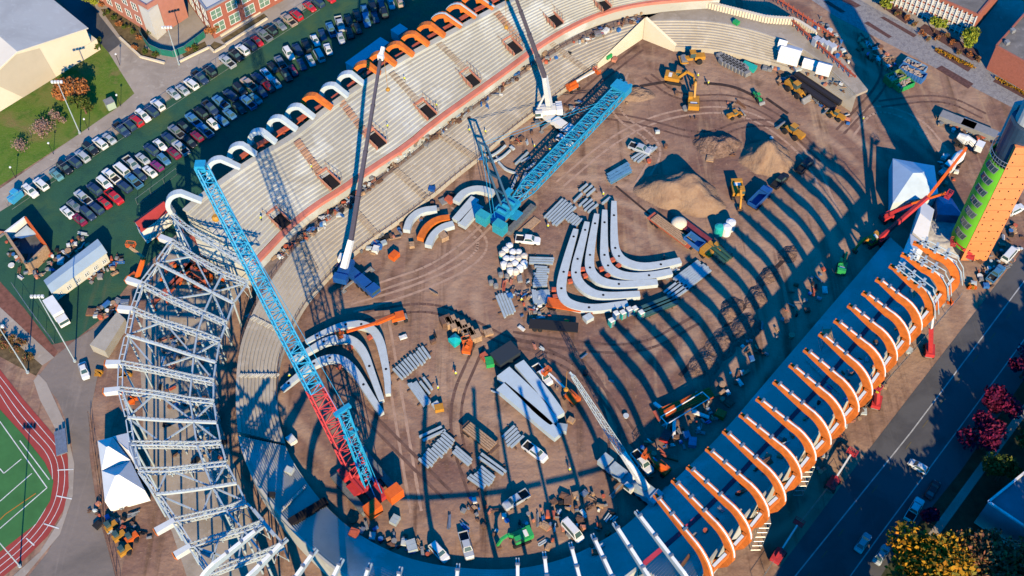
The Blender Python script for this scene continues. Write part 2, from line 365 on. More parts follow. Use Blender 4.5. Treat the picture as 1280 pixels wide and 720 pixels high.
stripe([(0, 650), (7, 643), (45, 617)], 0.2, z=0.11, m=mat('orange_line', (0.5, 0.2, 0.03), 0.8), name='field_marking')
sheet('track_kerb', [(48, 468), (58, 478), (82, 530), (93, 580), (91, 620), (75, 668), (30, 722), (10, 735), (0, 735), (50, 690), (78, 645), (86, 610), (85, 568), (66, 530), (50, 500), (42, 476)], 0.06, PAVE)
sheet('bank', [(-60, 300), (0, 352), (30, 385), (72, 440), (67, 448), (0, 384), (-60, 328)], 0.04, mat('bark_bank', (0.20, 0.085, 0.06), 0.95, 0.35, 0.8))
sheet('pathway', [(-60, 328), (0, 384), (68, 447), (53, 457), (0, 412), (-60, 356)], 0.06, PAVE)
sheet('planted_slope', [(-60, 356), (0, 412), (53, 457), (45, 470), (0, 446), (-60, 380)], 0.04, mat('brown_planting', (0.13, 0.09, 0.045), 0.95, 0.5, 0.7))

RUT = mat('rut_dark', (0.15, 0.085, 0.065), .95, .35, .5); RUL = mat('rut_pale', (0.43, 0.28, 0.20), .95, .2, .5)
random.seed(77)
for k, pth in enumerate(([(440, 385), (520, 362), (590, 330), (610, 300), (560, 262)], [(455, 395), (540, 380), (600, 410), (640, 430), (720, 440), (770, 520), (765, 600)], [(600, 430), (560, 520), (600, 640)], [(700, 230), (770, 170), (840, 140), (930, 135), (1010, 190), (1040, 260)],
        [(690, 150), (760, 90), (800, 60)], [(720, 140), (800, 150), (880, 175), (935, 150), (1000, 160)], [(1060, 170), (1090, 130), (1150, 150), (1180, 190)], [(1050, 165), (1120, 90), (1080, 40)], [(640, 420), (700, 430), (800, 440), (870, 400)], [(480, 400), (500, 520), (520, 640)], [(660, 430), (740, 470), (800, 560)],
        [(810, 95), (850, 125), (920, 120), (980, 150), (1030, 200)], [(470, 360), (560, 330), (640, 250)], [(1100, 130), (1180, 120), (1230, 145)], [(400, 470), (440, 500), (500, 560), (560, 620)], [(780, 90), (760, 140), (830, 180), (800, 230)])):
    pts = smooth([P(*q) for q in pth], 3)
    for s in (-1.1, 1.1):
        mb = MB()
        for p, q in zip(pts, pts[1:]):
            e = (q - p).normalized(); n = V((-e.y, e.x, 0)); w = .26 + .1 * random.random()
            
            mb.poly([p + n * (s - w) + V((0, 0, .012 + k * .002)), q + n * (s - w) + V((0, 0, .012 + k * .002)), q + n * (s + w) + V((0, 0, .012 + k * .002)), p + n * (s + w) + V((0, 0, .012 + k * .002))])
        tag(mb.obj('tyre_track', RUT if k % 3 else RUL), kind='structure')
# ================================================================== the stadium
STMB = []
def tier(lo, z0, hi, z1, rows, cols, name, m, parent, org, front=None, back=None, jit=0.0):
    A = resample(smooth([P(u, v, z0) for u, v in lo], 2), cols); B = resample(smooth([P(u, v, z1) for u, v in hi], 2), cols)
    mb = MB(); ring = []
    for k in range(rows):
        za = z0 + (z1 - z0) * k / rows; zb = z0 + (z1 - z0) * (k + 1) / rows
        for t, z in ((k / rows, za), (k / rows, zb)):
            ring.append([V((a.x + (b.x - a.x) * t, a.y + (b.y - a.y) * t, z)) for a, b in zip(A, B)])
    ring.append([V((b.x, b.y, z1)) for b in B])
    n = cols; k0 = len(mb.v)
    for r in ring: mb.v += [tuple(p) for p in r]
    for i in range(len(ring) - 1):
        for j in range(n - 1):
            mb.f.append([k0 + i * n + j, k0 + i * n + j + 1, k0 + (i + 1) * n + j + 1, k0 + (i + 1) * n + j]); mb.m.append(0)
    if front is not None:      # wall under the front edge, standing 4 cm back
        for j in range(n - 1): mb.add([(A[j].x, A[j].y, front), (A[j + 1].x, A[j + 1].y, front), A[j + 1], A[j]], [[0, 1, 2, 3]])
    if back is not None:
        for j in range(n - 1): mb.add([(B[j].x, B[j].y, back), (B[j + 1].x, B[j + 1].y, back), B[j + 1], B[j]], [[0, 1, 2, 3]])
        for e in (0, n - 1):   # closed ends
            mb.add([(A[e].x, A[e].y, back)] + [r[e] for r in ring] + [(B[e].x, B[e].y, back)], [list(range(len(ring) + 2))])
    STMB.append((list(mb.v), list(mb.f)))
    o = mb.obj(name, m, parent, org)
    return A, B, o
def band(A, B, zt, thick, name, m, parent, org, reg=True):
    """deck between two lines of points with a skirt"""
    mb = MB(); n = len(A)
    for j in range(n - 1):
        mb.hexa([(A[j].x, A[j].y, zt - thick), (A[j + 1].x, A[j + 1].y, zt - thick), (B[j + 1].x, B[j + 1].y, zt - thick), (B[j].x, B[j].y, zt - thick)],
                [(A[j].x, A[j].y, zt), (A[j + 1].x, A[j + 1].y, zt), (B[j + 1].x, B[j + 1].y, zt), (B[j].x, B[j].y, zt)])
    if reg: STMB.append((list(mb.v), list(mb.f)))
    return mb.obj(name, m, parent, org)
def rail(pts, z, h, w, name, m, parent, org):
    mb = MB()
    for a, b in zip(pts, pts[1:]): mb.bar((a.x, a.y, z + h / 2), (b.x, b.y, z + h / 2), w, h)
    return mb.obj(name, m, parent, org)
# ---- west grandstand
org = P(480, 210, 0)
west = T('grandstand', 'long two-tier pale concrete grandstand with a salmon red parapet between its tiers', 'grandstand', org)
W_TOP = [(232, 265), (252, 247), (300, 212), (330, 193), (370, 170), (410, 136), (455, 105), (500, 77), (545, 52), (620, 12), (690, -25), (760, -60)]
W_RED = [(318, 332), (337, 312), (360, 287), (390, 262), (430, 237), (455, 219), (512, 182), (540, 157), (607, 109), (640, 85), (672, 60), (715, 34), (757, 16), (800, 6), (850, 1), (900, -2)]
W_MID = [(297, 540), (294, 500), (296, 455), (303, 420), (320, 380), (342, 345), (375, 302), (407, 277), (445, 252), (495, 211), (535, 181), (602, 128), (640, 102), (702, 60), (722, 50), (757, 37), (805, 25)]
W_LOW = [(357, 555), (348, 525), (346, 500), (347, 465), (352, 442), (374, 390), (402, 355), (442, 315), (505, 272), (545, 241), (572, 218), (602, 195), (640, 161), (685, 128), (697, 118), (732, 92), (747, 82)]
ua, ub, upper = tier(W_RED, 9.5, W_TOP, 19.0, 18, 70, 'upper_tier', STAND, west, org, front=6.0, back=0.0)
la, lb, lower = tier(W_LOW, 1.2, W_MID, 6.3, 11, 80, 'lower_tier', STAND2, west, org, front=0.0, back=0.0)
for pts_, zz in ((lb[8:], 6.35), (la[6:], 1.25)):
    mb = MB()
    for i, (p, q) in enumerate(zip(pts_, pts_[1:])):
        for h_ in (.55, 1.1): mb.tube((p.x, p.y, zz + h_), (q.x, q.y, zz + h_), .05, 4)
        mb.tube((p.x, p.y, zz), (p.x, p.y, zz + 1.15), .06, 4)
    mb.obj('guard_rail', DWOOD, west, org)
# concourse between the tiers
ca = resample([P(u, v, 6.3) for u, v in W_MID[4:]] , 60); cb = [V((p.x, p.y, 6.3)) for p in resample(smooth([P(u, v, 9.5) for u, v in W_RED[:14]], 1), 60)]
band(ca, cb, 6.28, 1.0, 'concourse', mat('concourse_floor', (0.26, 0.20, 0.17), 0.9, 0.35, 0.5), west, org)
rail(smooth([P(u, v, 9.5) for u, v in W_RED], 1), 9.55, 0.9, 1.3, 'parapet', mat('salmon_red_parapet', (0.60, 0.20, 0.14), 0.7, 0.18, 0.25), west, org)
rail(ub, 19.02, 0.5, 1.6, 'rim_beam', STAND, west, org)
# ring beam of the roof behind the rim and the little stair openings
W_ARCH = [((205, 243), (252, 251), 0), ((256, 200), (300, 209), 0), ((283, 181), (320, 193), 0), ((309, 162), (345, 178), 0), ((333, 145), (371, 162), 0), ((356, 131), (393, 147), 0),
          ((376, 117), (415, 135), 1), ((399, 105), (435, 120), 0), ((420, 91), (455, 105), 0), ((440, 79), (475, 92), 1), ((460, 66), (495, 81), 1), ((481, 54), (517, 69), 1), ((500, 41), (536, 56), 1),
          ((520, 29), (556, 45), 1), ((538, 17), (577, 33), 2), ((557, 5), (595, 21), 2), ((577, -7), (617, 10), 2), ((597, -19), (637, -1), 2)]
rb = MB(); 
for a, b in zip(W_ARCH[1:], W_ARCH[2:]):
    p = P(*a[1], 18.0); q = P(*b[1], 18.0); e = (p - q).normalized(); nrm = V((-e.y, e.x, 0))
    out = (P(*a[0], 18) - p); nrm = nrm if nrm.dot(out) > 0 else -nrm
    rb.bar(p + nrm * 1.9, q + nrm * 1.9, 1.2, 0.9)
    for t in (0.0, 0.5): rb.bar(p.lerp(q, t) + nrm * 1.3, p.lerp(q, t) + nrm * -0.6, 0.5, 0.5)
rb.obj('ring_beam', REDO, west, org)
bvh = None
def build_bvh():
    global bvh
    vs = []; fs = []
    for v, f in STMB:
        k = len(vs); vs += v; fs += [[i + k for i in q] for q in f]
    k = len(vs); vs += [(-S, -S, 0.05), (S, -S, 0.05), (S, S, 0.05), (-S, S, 0.05)]; fs.append([k, k + 1, k + 2, k + 3])
    bvh = BVHTree.FromPolygons([V(p) for p in vs], fs)
def hit(u, v):
    d = ray(u, v).normalized(); r = bvh.ray_cast(C0, d)
    return r[0] if r[0] else P(u, v)
build_bvh()
upd = V((-0.79, 0.61, 0))      # roughly up the west stand
wdir = (P(535, 181) - P(495, 211)).normalized()
for k, (u, v) in enumerate([(349, 276), (411, 227), (469, 176), (532, 140), (587, 100), (640, 60), (691, 26), (751, 6)]):
    c = hit(u, v); ang = math.atan2(wdir.y, wdir.x) - 0.02 * k
    f = V((math.cos(ang), math.sin(ang), 0)); n = V((-f.y, f.x, 0)) 
    if n.dot(ub[30] - ua[30]) < 0: n = -n
    mb = MB(); z = c.z
    for s in (-1, 1): mb.bar(c + f * s * 1.45 - n * 2.6 + V((0, 0, 0.3)), c + f * s * 1.45 + n * 2.8 + V((0, 0, 1.3)), 0.22, 1.1)
    mb.bar(c - f * 1.6 + n * 2.9 + V((0, 0, 1.6)), c + f * 1.6 + n * 2.9 + V((0, 0, 1.6)), 1.7, 0.9)
    o = mb.obj('vomitory', PINK, west, org)
    m2 = MB(); m2.hexa([c + f * -1.3 - n * 2.6, c + f * 1.3 - n * 2.6, c + f * 1.3 + n * 2.0, c - f * 1.3 + n * 2.0],
                       [c + f * -1.3 - n * 2.6 + V((0, 0, .25)), c + f * 1.3 - n * 2.6 + V((0, 0, .25)), c + f * 1.3 + n * 2.0 + V((0, 0, 1.1)), c - f * 1.3 + n * 2.0 + V((0, 0, 1.1))])
    m2.obj('opening', HOLE_SHADE, o, None).location = (-org.x, -org.y, -org.z)  # solid slab coloured near-black for the shade of the opening, no hole cut
    m3 = MB()
    for s in (-1, 1):
        for t in range(5):
            q = c + f * s * 1.9 + n * (-2.6 + t * 1.4); m3.tube(q, q + V((0, 0, 2.0 + 0.3 * t)), 0.06, 4)
        m3.tube(c + f * s * 1.9 - n * 2.6 + V((0, 0, 1.9)), c + f * s * 1.9 + n * 3.0 + V((0, 0, 3.0)), 0.05, 4)
    m3.obj('guard_rail', WOOD, o, None).location = (-org.x, -org.y, -org.z)
def stepline(p, q, n, name, m, w, d, h, parent, og, jitter=0.0):
    mb = MB()
    for i in range(n):
        t = i / (n - 1); u = p[0] + (q[0] - p[0]) * t; v = p[1] + (q[1] - p[1]) * t
        c = hit(u, v); mb.box((c.x, c.y, c.z + h / 2), (w, d, h), math.atan2(wdir.y, wdir.x) + random.uniform(-jitter, jitter))
    return mb.obj(name, m, parent, og)
for p, q in (((424, 124), (455, 165)), ((372, 178), (398, 214)), ((619, 14), (650, 52))):
    stepline(p, q, 13, 'stair', mat('stair_form', (0.45, 0.26, 0.17), 0.8, 0.2, 1.0), 1.8, 0.5, 0.45, west, org, 0.1)
for p, q in (((490, 92), (525, 130)), ((548, 54), (585, 90)), ((690, 55), (733, 88)), ((495, 213), (535, 250)), ((552, 170), (598, 200)), ((375, 302), (395, 340)), ((445, 265), (470, 293))):
    stepline(p, q, 22, 'stair', mat('stair_concrete', (0.42, 0.34, 0.25), 0.8, 0.2, 1.0), 1.6, 0.4, 0.30, west, org, 0.02)
# ---- north end stand
org = P(930, 55, 0)
north = T('grandstand', 'curved single-tier concrete stand at the far end, beyond the yellow excavators', 'grandstand', org)
N_LOW = [(843, 60), (865, 61), (890, 62), (927, 70), (960, 78), (992, 88), (1022, 107), (1055, 129)]
N_TOP = [(805, 25), (845, 24), (885, 25), (920, 31), (960, 42), (1005, 60), (1040, 86), (1071, 118)]
na, nb, no = tier(N_LOW, 1.2, N_TOP, 6.3, 11, 40, 'lower_tier', STAND2, north, org, front=0.0, back=0.0)
nc = [V((p.x, p.y, 6.28)) for p in resample([P(u, v, 6.28) for u, v in ((840, 8), (885, 9), (960, 17), (1000, 26), (1040, 56), (1085, 112))], 40)]
band(nb, nc, 6.26, 0.8, 'concourse', SLAB, north, org)
nd = resample([P(u, v, 9.0) for u, v in ((880, -2), (960, 18), (995, 20), (1020, 36))], 14)
rail(nd, 6.3, 2.0, 0.8, 'parapet', CREAM, north, org)
mb = MB()
for p in resample(nd, 42): mb.box((p.x, p.y, 7.3), (0.5, 1.3, 1.9), 0.3)
mb.obj('pier', CREAM, north, org)
for a, b in (((960, -4), (1040, 50)), ((985, 28), (1068, 102))):
    mb = MB(); pts = resample([P(a[0], a[1], 6.3), P(b[0], b[1], 6.3)], 14)
    for p, q in zip(pts, pts[1:]):
        mb.bar(p + V((0, 0, 1.6)), q + V((0, 0, 1.6)), 0.3, 0.5); mb.tube(p, p + V((0, 0, 2.4)), 0.12, 4); mb.bar(p, q + V((0, 0, 2.2)), 0.1, 0.1)
    mb.obj('formwork', REDO, north, org)
# the notch between west and north stand: two sloping side walls
mb = MB()
for lowp, topp in (((747, 82), (805, 26)), ((843, 60), (806, 26))):
    a = P(*lowp, 1.3); b = P(*topp, 6.5)
    mb.hexa([V((a.x, a.y, 0)), V((b.x, b.y, 0)), V((b.x, b.y, 7.4)), V((a.x, a.y, 2.2))], [V((a.x + 0.6, a.y + 0.6, 0)), V((b.x + 0.6, b.y + 0.6, 0)), V((b.x + 0.6, b.y + 0.6, 7.4)), V((a.x + 0.6, a.y + 0.6, 2.2))])
mb.obj('ramp_wall', CREAM, north, org)
# ---- south and east stand
org = P(900, 600, 0)
east = T('grandstand', 'shaded concrete stand on the street side, below the long row of orange arches', 'grandstand', org)
E_LOW = [(357, 558), (367, 580), (400, 627), (437, 662), (480, 687), (520, 702), (570, 711), (640, 714), (700, 702), (740, 684), (780, 660), (800, 641), (860, 585), (905, 540), (960, 475), (1060, 358), (1097, 315), (1112, 297)]
E_RED = [(297, 545), (310, 590), (342, 637), (387, 687), (430, 722), (480, 752), (530, 770), (600, 785), (680, 782), (740, 755), (800, 710), (860, 660), (910, 610), (960, 555), (1032, 477), (1090, 404), (1122, 366), (1150, 330)]
ea, eb, eo = tier(E_LOW, 1.2, E_RED, 8.0, 20, 100, 'lower_tier', STAND, east, org, front=0.0, back=0.0)
ER2 = E_RED[10:]
E_TOP = [(858, 745), (906, 676), (942, 634), (985, 586), (1050, 512), (1108, 443), (1143, 400), (1172, 362)]
e2a, e2b, e2o = tier(ER2, 8.8, E_TOP, 14.5, 18, 60, 'upper_tier', STAND, east, org, front=6.5, back=0.0)
rail(smooth([P(u, v, 8.8) for u, v in ER2], 1), 8.9, 0.6, 0.9, 'parapet', mat('maroon_red_parapet', (0.50, 0.05, 0.09), 0.7, 0.15, 0.3), east, org)
build_bvh()
for p, q in (((880, 600), (925, 640)), ((940, 530), (985, 575)), ((1010, 450), (1050, 490)), ((350, 640), (380, 610)), ((300, 470), (346, 470)), ((310, 395), (360, 420))):
    stepline(p, q, 18, 'stair', STAND, 1.2, 0.5, 0.3, east, org, 0.02)
# short black strip: blocks coloured black for the shade in a tier gap
mb = MB(); 
for i in range(14):
    c = hit(367 + i * 2.9, 652 - i * 1.75); mb.box((c.x, c.y, c.z + 0.25), (1.5, 1.5, 1.3), 0.6)
mb.obj('opening', HOLE_SHADE, east, org)
# ---- roof arches
def arch(tip, leg, zt, zl, name, mbody, mtop, label, group, rad=5.5, w=1.0, ext=0.0, h0=1.1, h1=2.3, claw=True, legout=0.0, lean=7.5, rise=3.6, tw=.9, zpx=None):
    """hooked roof bent: column, round knee and cantilever arm, in one upright plane"""
    a = P(*tip, zt); b = P(*leg, zpx or zl)
    d = V((b.x - a.x, b.y - a.y, 0)); L = d.length + legout; d.normalize(); side = V((-d.y, d.x, 0))
    kn = V((a.x + d.x * L, a.y + d.y * L, 0.0)); base = kn - d * lean
    pts = [base, base + d * lean * .5 + V((0, 0, (zl - rad * .55) * .45)), kn - d * .5 + V((0, 0, (zl - rad * .55) * .85)), kn + V((0, 0, zl - rad * 0.55))]
    z1 = zl + rise                              # top of knee
    for k in range(1, 9):
        t = k / 8 * math.radians(92)
        pts.append(kn + V((0, 0, zl - rad * 0.55)) - d * rad * (1 - math.cos(t)) + V((0, 0, (z1 - (zl - rad * 0.55)) * math.sin(t))))
    k0 = pts[-1]
    for k in range(1, 6): pts.append(k0.lerp(a, k / 5))
    n = len(pts); hs = []
    for i in range(n): hs.append(h1 if i < 12 else h1 + (h0 - h1) * (i - 11) / (n - 12))
    hs[0] = h1 * 0.8
    root = T(name, label, 'roof arch', base, 0, group)
    mb = MB(); mb.sweep(pts, w, hs, side); mb.obj('beam', mbody, root, base)
    if mtop is not None:
        top = MB(); tp = []
        for i, p in enumerate(pts):
            t = (pts[min(i + 1, n - 1)] - pts[max(i - 1, 0)]).normalized(); nn = side.cross(t).normalized()
            if nn.z < -0.01 or (abs(nn.z) <= 0.01 and nn.dot(d) < 0): nn = -nn
            tp.append(p + nn * (hs[i] / 2 + 0.06))
        top.sweep(tp[2:], w * tw, 0.12, side); top.obj('top_flange', mtop, root, base)
    if claw:
        for s in (-1, 1): cl = MB(); cl.bar(a + side * s * w * 0.36, a - d * 1.3 + side * s * w * 0.36, 0.22, 0.7); cl.obj('tip_prong', mbody, root, base)
        for i in (12, 14, 16): cl = MB(); cl.box((pts[i].x, pts[i].y, pts[i].z + hs[i] / 2 + 0.22), (0.4, w * 1.3, 0.3), math.atan2(d.y, d.x)); cl.obj('clip', GSTEEL, root, base)
    return kn, d, side
E_TIP = [(824, 625), (847, 606), (866, 589), (890, 566), (911, 544), (932, 523), (953, 503), (974, 482), (994, 461), (1012, 442), (1031, 422), (1050, 405), (1067, 386), (1085, 370), (1102, 353), (1119, 336), (1134, 321), (1149, 306)]
E_BEND = [(888, 715), (915, 688), (936, 665), (958, 637), (979, 618), (999, 590), (1017, 567), (1036, 547), (1054, 525), (1071, 506), (1088, 485), (1104, 462), (1119, 442), (1135, 422), (1150, 404), (1166, 385), (1182, 363), (1198, 344)]
ebase = []
for i, (t, b) in enumerate(zip(E_TIP, E_BEND)):
    n = len(E_TIP)
    lab = 'orange white-topped roof arch of the east stand, ' + (od(i + 1) + ' from the white arches' if i < 9 else (od(n - i) + ' from the orange and green tower' if n - i > 1 else 'nearest the orange and green tower'))
    ebase.append(arch(t, b, 25.5, 20.5, 'roof_arch', OSTEEL, WHITE, lab, 'orange roof arches of the east stand', w=.8, h0=1.0, h1=1.9, tw=.36))
for i, (a, b) in enumerate(zip(ebase, ebase[1:])):
    p = a[0] + V((0, 0, 19.3)) - a[1] * .4; q = b[0] + V((0, 0, 19.3)) - b[1] * .4; d = (q - p).normalized()
    mb = MB(); mb.bar(p + d * 0.55, q - d * 0.55, 0.9, 1.9)
    r = single(mb, 'tie_beam', OSTEEL, 'orange white-topped beam between the ' + od(i + 1) + ' and ' + od(i + 2) + ' orange arches from the white ones', 'beam', p, 'tie beams between the east arches')
    t2 = MB(); t2.bar(p + d * 1.2 + V((0, 0, 1.02)), q - d * 1.2 + V((0, 0, 1.02)), 0.55, 0.12); t2.obj('top_flange', WHITE, r, p)
# double white rails laid over the last orange arches
for i in (15, 16, 17):
    a = P(*E_TIP[i], 25.5); base, d, side = ebase[i]
    mb = MB()
    for s in (-0.75, 0.75):
        pr = None
        for k in range(12):
            t = k / 11
            p = (a + V((0, 0, 1.6))).lerp(V((base.x, base.y, 24.8)), min(1, t * 1.15)) if t < 0.75 else None
            if p is None:
                f = (t - 0.75) / 0.25
                p = V((base.x, base.y, 0)) + d * (1.5 * math.sin(f * 1.57)) - d * 2.8 * (1 - f) + V((0, 0, 24.8 - 6 * f * f))
            p = p + side * s
            if pr is not None: mb.tube(pr, p, 0.13, 5)
            pr = p
    for t in (0.1, 0.35, 0.6):
        p = (a + V((0, 0, 1.6))).lerp(V((base.x, base.y, 24.8)), t); mb.bar(p - side * 1.5, p + side * 1.5, 0.5, 0.3); mb.bar(p - d * .8, p + d * .8, 0.4, 0.3)
    single(mb, 'curved_pipes', PSTEEL, 'pair of white curved pipes lying on the ' + ['third', 'second', 'last'][i - 15] + ' orange arch before the tower', 'pipes', a, 'white pipe frames on the arches')
S_ARCH = [((800, 646), (872, 752)), ((772, 661), (833, 768)), ((744, 676), (788, 782)), ((715, 687), (740, 794)), ((681, 699), (692, 806)), ((647, 707), (648, 812)),
          ((572, 714), (564, 818)), ((499, 718), (478, 815)), ((460, 713), (432, 808)), ((424, 707), (386, 798)), ((390, 694), (340, 775)), ((352, 680), (292, 752)), ((320, 664), (246, 735))]
sbase = []
for i, (t, b) in enumerate(S_ARCH):
    x_ = arch(t, b, 25.5, 20.5, 'roof_arch', PSTEEL, WHITE, 'white arch arm over the south stand, ' + od(i + 1) + ' counted leftwards from the orange arches', 'white roof arches of the south stand', ext=0, h0=0.8, h1=1.5, w=0.62); sbase.append(x_)
for i, (s0, s1) in enumerate(zip(sbase, sbase[1:])):
    p = s0[0] + V((0, 0, 20)); q = s1[0] + V((0, 0, 20)); mb = MB(); e_ = (q - p).normalized() * .5; mb.bar(p + e_, q - e_, .45, .55)
    single(mb, 'tie_beam', PSTEEL, 'pale beam between the ' + od(i + 1) + ' and ' + od(i + 2) + ' white south arches, counted from the orange ones', 'beam', p, 'tie beams between the south arches')
for i, (b, t, c) in enumerate(W_ARCH):
    mm = (WSTEEL, OSTEEL, OSTEEL)[c]
    nm = ('white', 'orange', 'orange white-topped')[c]
    lab = nm + ' hooked arch behind the pale stand, ' + od(i + 1) + ' from the white truss frame'
    arch(t, b, 19.9, 20.2, 'roof_arch', mm, (None, None, WSTEEL)[c], lab, 'hooked roof arches of the west stand', rad=3.6, w=1.35, h0=.8, h1=1.1, claw=False, lean=.6, rise=2.6, zpx=22.6, tw=.4 if c == 2 else .9)
# ---- roof trusses of the south-west curve
ZR = 20.0
TR = [  # outer, third point, two-third point, inner ; True = deep truss with box cap
    ((215, 268), (232, 283), (277, 310), (320, 338), 1, None),
    ((215, 301), (242, 320), (279, 341), (310, 353), 1, (200, 297)),
    ((196, 329), (230, 346), (266, 366), (292, 379), 0, None),
    ((177, 354), (216, 374), (255, 391), (283, 404), 1, (159, 350)),
    ((166, 386), (205, 402), (247, 415), (275, 426), 1, (148, 386)),
    ((159, 419), (200, 431), (242, 445), (270, 453), 0, None),
    ((151, 453), (195, 461), (240, 471), (267, 476), 1, (133, 455)),
    ((150, 486), (195, 491), (237, 499), (267, 502), 1, (131, 490)),
    ((160, 522), (200, 525), (242, 527), (271, 528), 0, None),
    ((165, 554), (202, 554), (246, 555), (276, 553), 1, None),
    ((174, 587), (210, 587), (255, 582), (283, 579), 1, None),
    ((196, 618), (231, 614), (266, 609), (296, 604), 0, None),
    ((218, 650), (253, 642), (281, 636), (307, 627), 1, (195, 665)),
    ((238, 682), (274, 670), (304, 662), (330, 652), 1, (219, 695)),
    ((262, 716), (298, 702), (328, 692), (354, 680), 1, None),
]
for i, (o_, a_, b_, n_, deep, cap) in enumerate(TR):
    po, pa, pb, pn = [P(*q, ZR) for q in (o_, a_, b_, n_)]
    g0 = V((po.x, po.y, 0))
    lab = ('white open roof truss' if deep else 'slim white roof beam') + ' of the open curve, ' + od(i + 1) + ' from the pale concrete stand'
    root = T('roof_truss' if deep else 'roof_beam', lab, 'truss' if deep else 'beam', g0, 0, 'white roof trusses of the south-west curve')
    mb = MB()
    pts = [po, pa, pb, pn]
    if deep:
        sd_ = (pn - po).normalized(); sv = V((-sd_.y, sd_.x, 0))
        path = resample(pts, 12)
        for s in (-0.42, 0.42):
            mb = MB()
            for p, q in zip(path, path[1:]): mb.bar(p + sv * s, q + sv * s, 0.22, 0.26)
            mb.obj('top_chord', WSTEEL, root, g0)
        low = [p + V((0, 0, -1.9)) for p in path]; mb = MB()
        for p, q in zip(low, low[1:]): mb.bar(p, q, 0.26, 0.28)
        mb.obj('bottom_chord', WSTEEL, root, g0)
        wb = MB()
        for k, (p, q) in enumerate(zip(path, path[1:])):
            wb.tube(p + sv * 0.42, low[k + 1], 0.08, 4); wb.tube(q - sv * 0.42, low[k], 0.08, 4); wb.bar(p - sv * 0.42, p + sv * 0.42, 0.12, 0.12)
            wb.bar(p - sv * 0.42, q + sv * 0.42, 0.10, 0.10)
        wb.obj('web', WSTEEL, root, g0)
        tabs = MB()
        for p in resample(pts, 22): tabs.box((p.x + sv.x * .42, p.y + sv.y * .42, p.z + 0.3), (0.16, 0.16, 0.35))
        tabs.obj('purlin_cleat', GSTEEL, root, g0)
    else:
        for p, q in zip(pts, pts[1:]): mb.bar(p, q, 0.5, 0.6)
        mb.obj('chord', WSTEEL, root, g0)
        tabs = MB()
        for p in resample(pts, 20): tabs.box((p.x, p.y, p.z + 0.65), (0.16, 0.16, 0.4))
        tabs.obj('purlin_cleat', GSTEEL, root, g0)
    if cap:
        pc = P(*cap, ZR - 0.6); cb_ = MB(); cb_.bar(po + V((0, 0, -0.6)), pc, 1.0, 1.6, w2=1.2, h2=1.3)
        c_ = cb_.obj('box_cap', mat('cap_white', (.62, .64, .62), .5, .06, .8), root, g0)
        e = (pc - po).normalized(); cb2 = MB(); cb2.bar(pc + e * 0.02, pc + e * 0.2, 1.2, 1.3); x = cb2.obj('end_plate', OSTEEL, c_, g0)
    for p in (po, pb): cl = MB(); cl.tube((p.x, p.y, 0.0), (p.x, p.y, ZR - (2.0 if deep else 0.5)), 0.22, 8); cl.obj('column', PSTEEL, root, g0)
# ring beams and diagonal braces
def member(a, b, name, lab, w, h, grp, z=ZR, dbl=False):
    p = P(*a, z); q = P(*b, z); mb = MB(); d = (q - p).normalized(); n = V((-d.y, d.x, 0)); e = d * 0.5
    if dbl:
        for s in (-0.45, 0.45): mb.bar(p + e + n * s, q - e + n * s, 0.22, 0.26)
        mb.bar(p + e + V((0, 0, -1.6)), q - e + V((0, 0, -1.6)), 0.24, 0.24)
        k = max(2, int((q - p).length / 2.2))
        for i in range(k):
            a1 = p.lerp(q, (i + .1) / k); b1 = p.lerp(q, (i + .9) / k)
            mb.tube(a1 + n * .45, b1 + V((0, 0, -1.6)), 0.09, 4); mb.bar(a1 - n * .45, a1 + n * .45, .12, .12)
    else: mb.bar(p + e, q - e, w, h)
    return single(mb, name, PSTEEL if not dbl else WSTEEL, lab, 'beam', V((p.x, p.y, z)), grp)
for nm, idx, zz, dbl in (('outer', 0, ZR + 0.02, True), ('middle', 2, ZR + 0.02, False), ('inner', 3, ZR + 0.02, False)):
    for i in range(1, len(TR) - 1) if idx == 0 else range(1, len(TR) - 1):
        member(TR[i][idx], TR[i + 1][idx], 'ring_beam', nm + ' white ring member between the ' + od(i + 1) + ' and ' + od(i + 2) + ' trusses from the pale stand', 0.34, 0.34, nm + ' ring members of the truss roof', zz, dbl)
BR = [(0, 0, 1, 1), (2, 0, 1, 1), (2, 0, 3, 1), (5, 0, 4, 1), (5, 0, 6, 1), (8, 0, 7, 1), (8, 0, 9, 1), (11, 0, 10, 1), (11, 0, 12, 1), (1, 1, 2, 2), (3, 1, 2, 2), (4, 1, 5, 2), (6, 1, 5, 2), (7, 1, 8, 2), (9, 1, 8, 2),
      (10, 1, 11, 2), (12, 1, 11, 2), (2, 2, 1, 3), (2, 2, 3, 3), (5, 2, 4, 3), (5, 2, 6, 3), (8, 2, 7, 3), (8, 2, 9, 3), (11, 2, 10, 3), (11, 2, 12, 3), (13, 0, 14, 1), (14, 0, 13, 1), (14, 1, 13, 2)]
pos = ['outer', 'middle', 'inner']
for (i, a, j, b) in BR:
    member(TR[i][a], TR[j][b], 'brace', pos[min(a, 2)] + ' bay diagonal brace between the ' + od(min(i, j) + 1) + ' and ' + od(max(i, j) + 1) + ' trusses, outer end on ' + ('upper' if i < j else 'lower') + ' one', 0.30, 0.30, 'diagonal braces of the truss roof', ZR - 0.3)
member((315, 635), (345, 672), 'ring_beam', 'last straight white ring member ending beside the white south arches', 0.6, 0.55, 'inner ring members of the truss roof', ZR)
member((238, 682), (276, 702), 'brace', 'white sloping strut beside the last truss at the bottom edge', 0.7, 0.7, 'diagonal braces of the truss roof', ZR - 1)
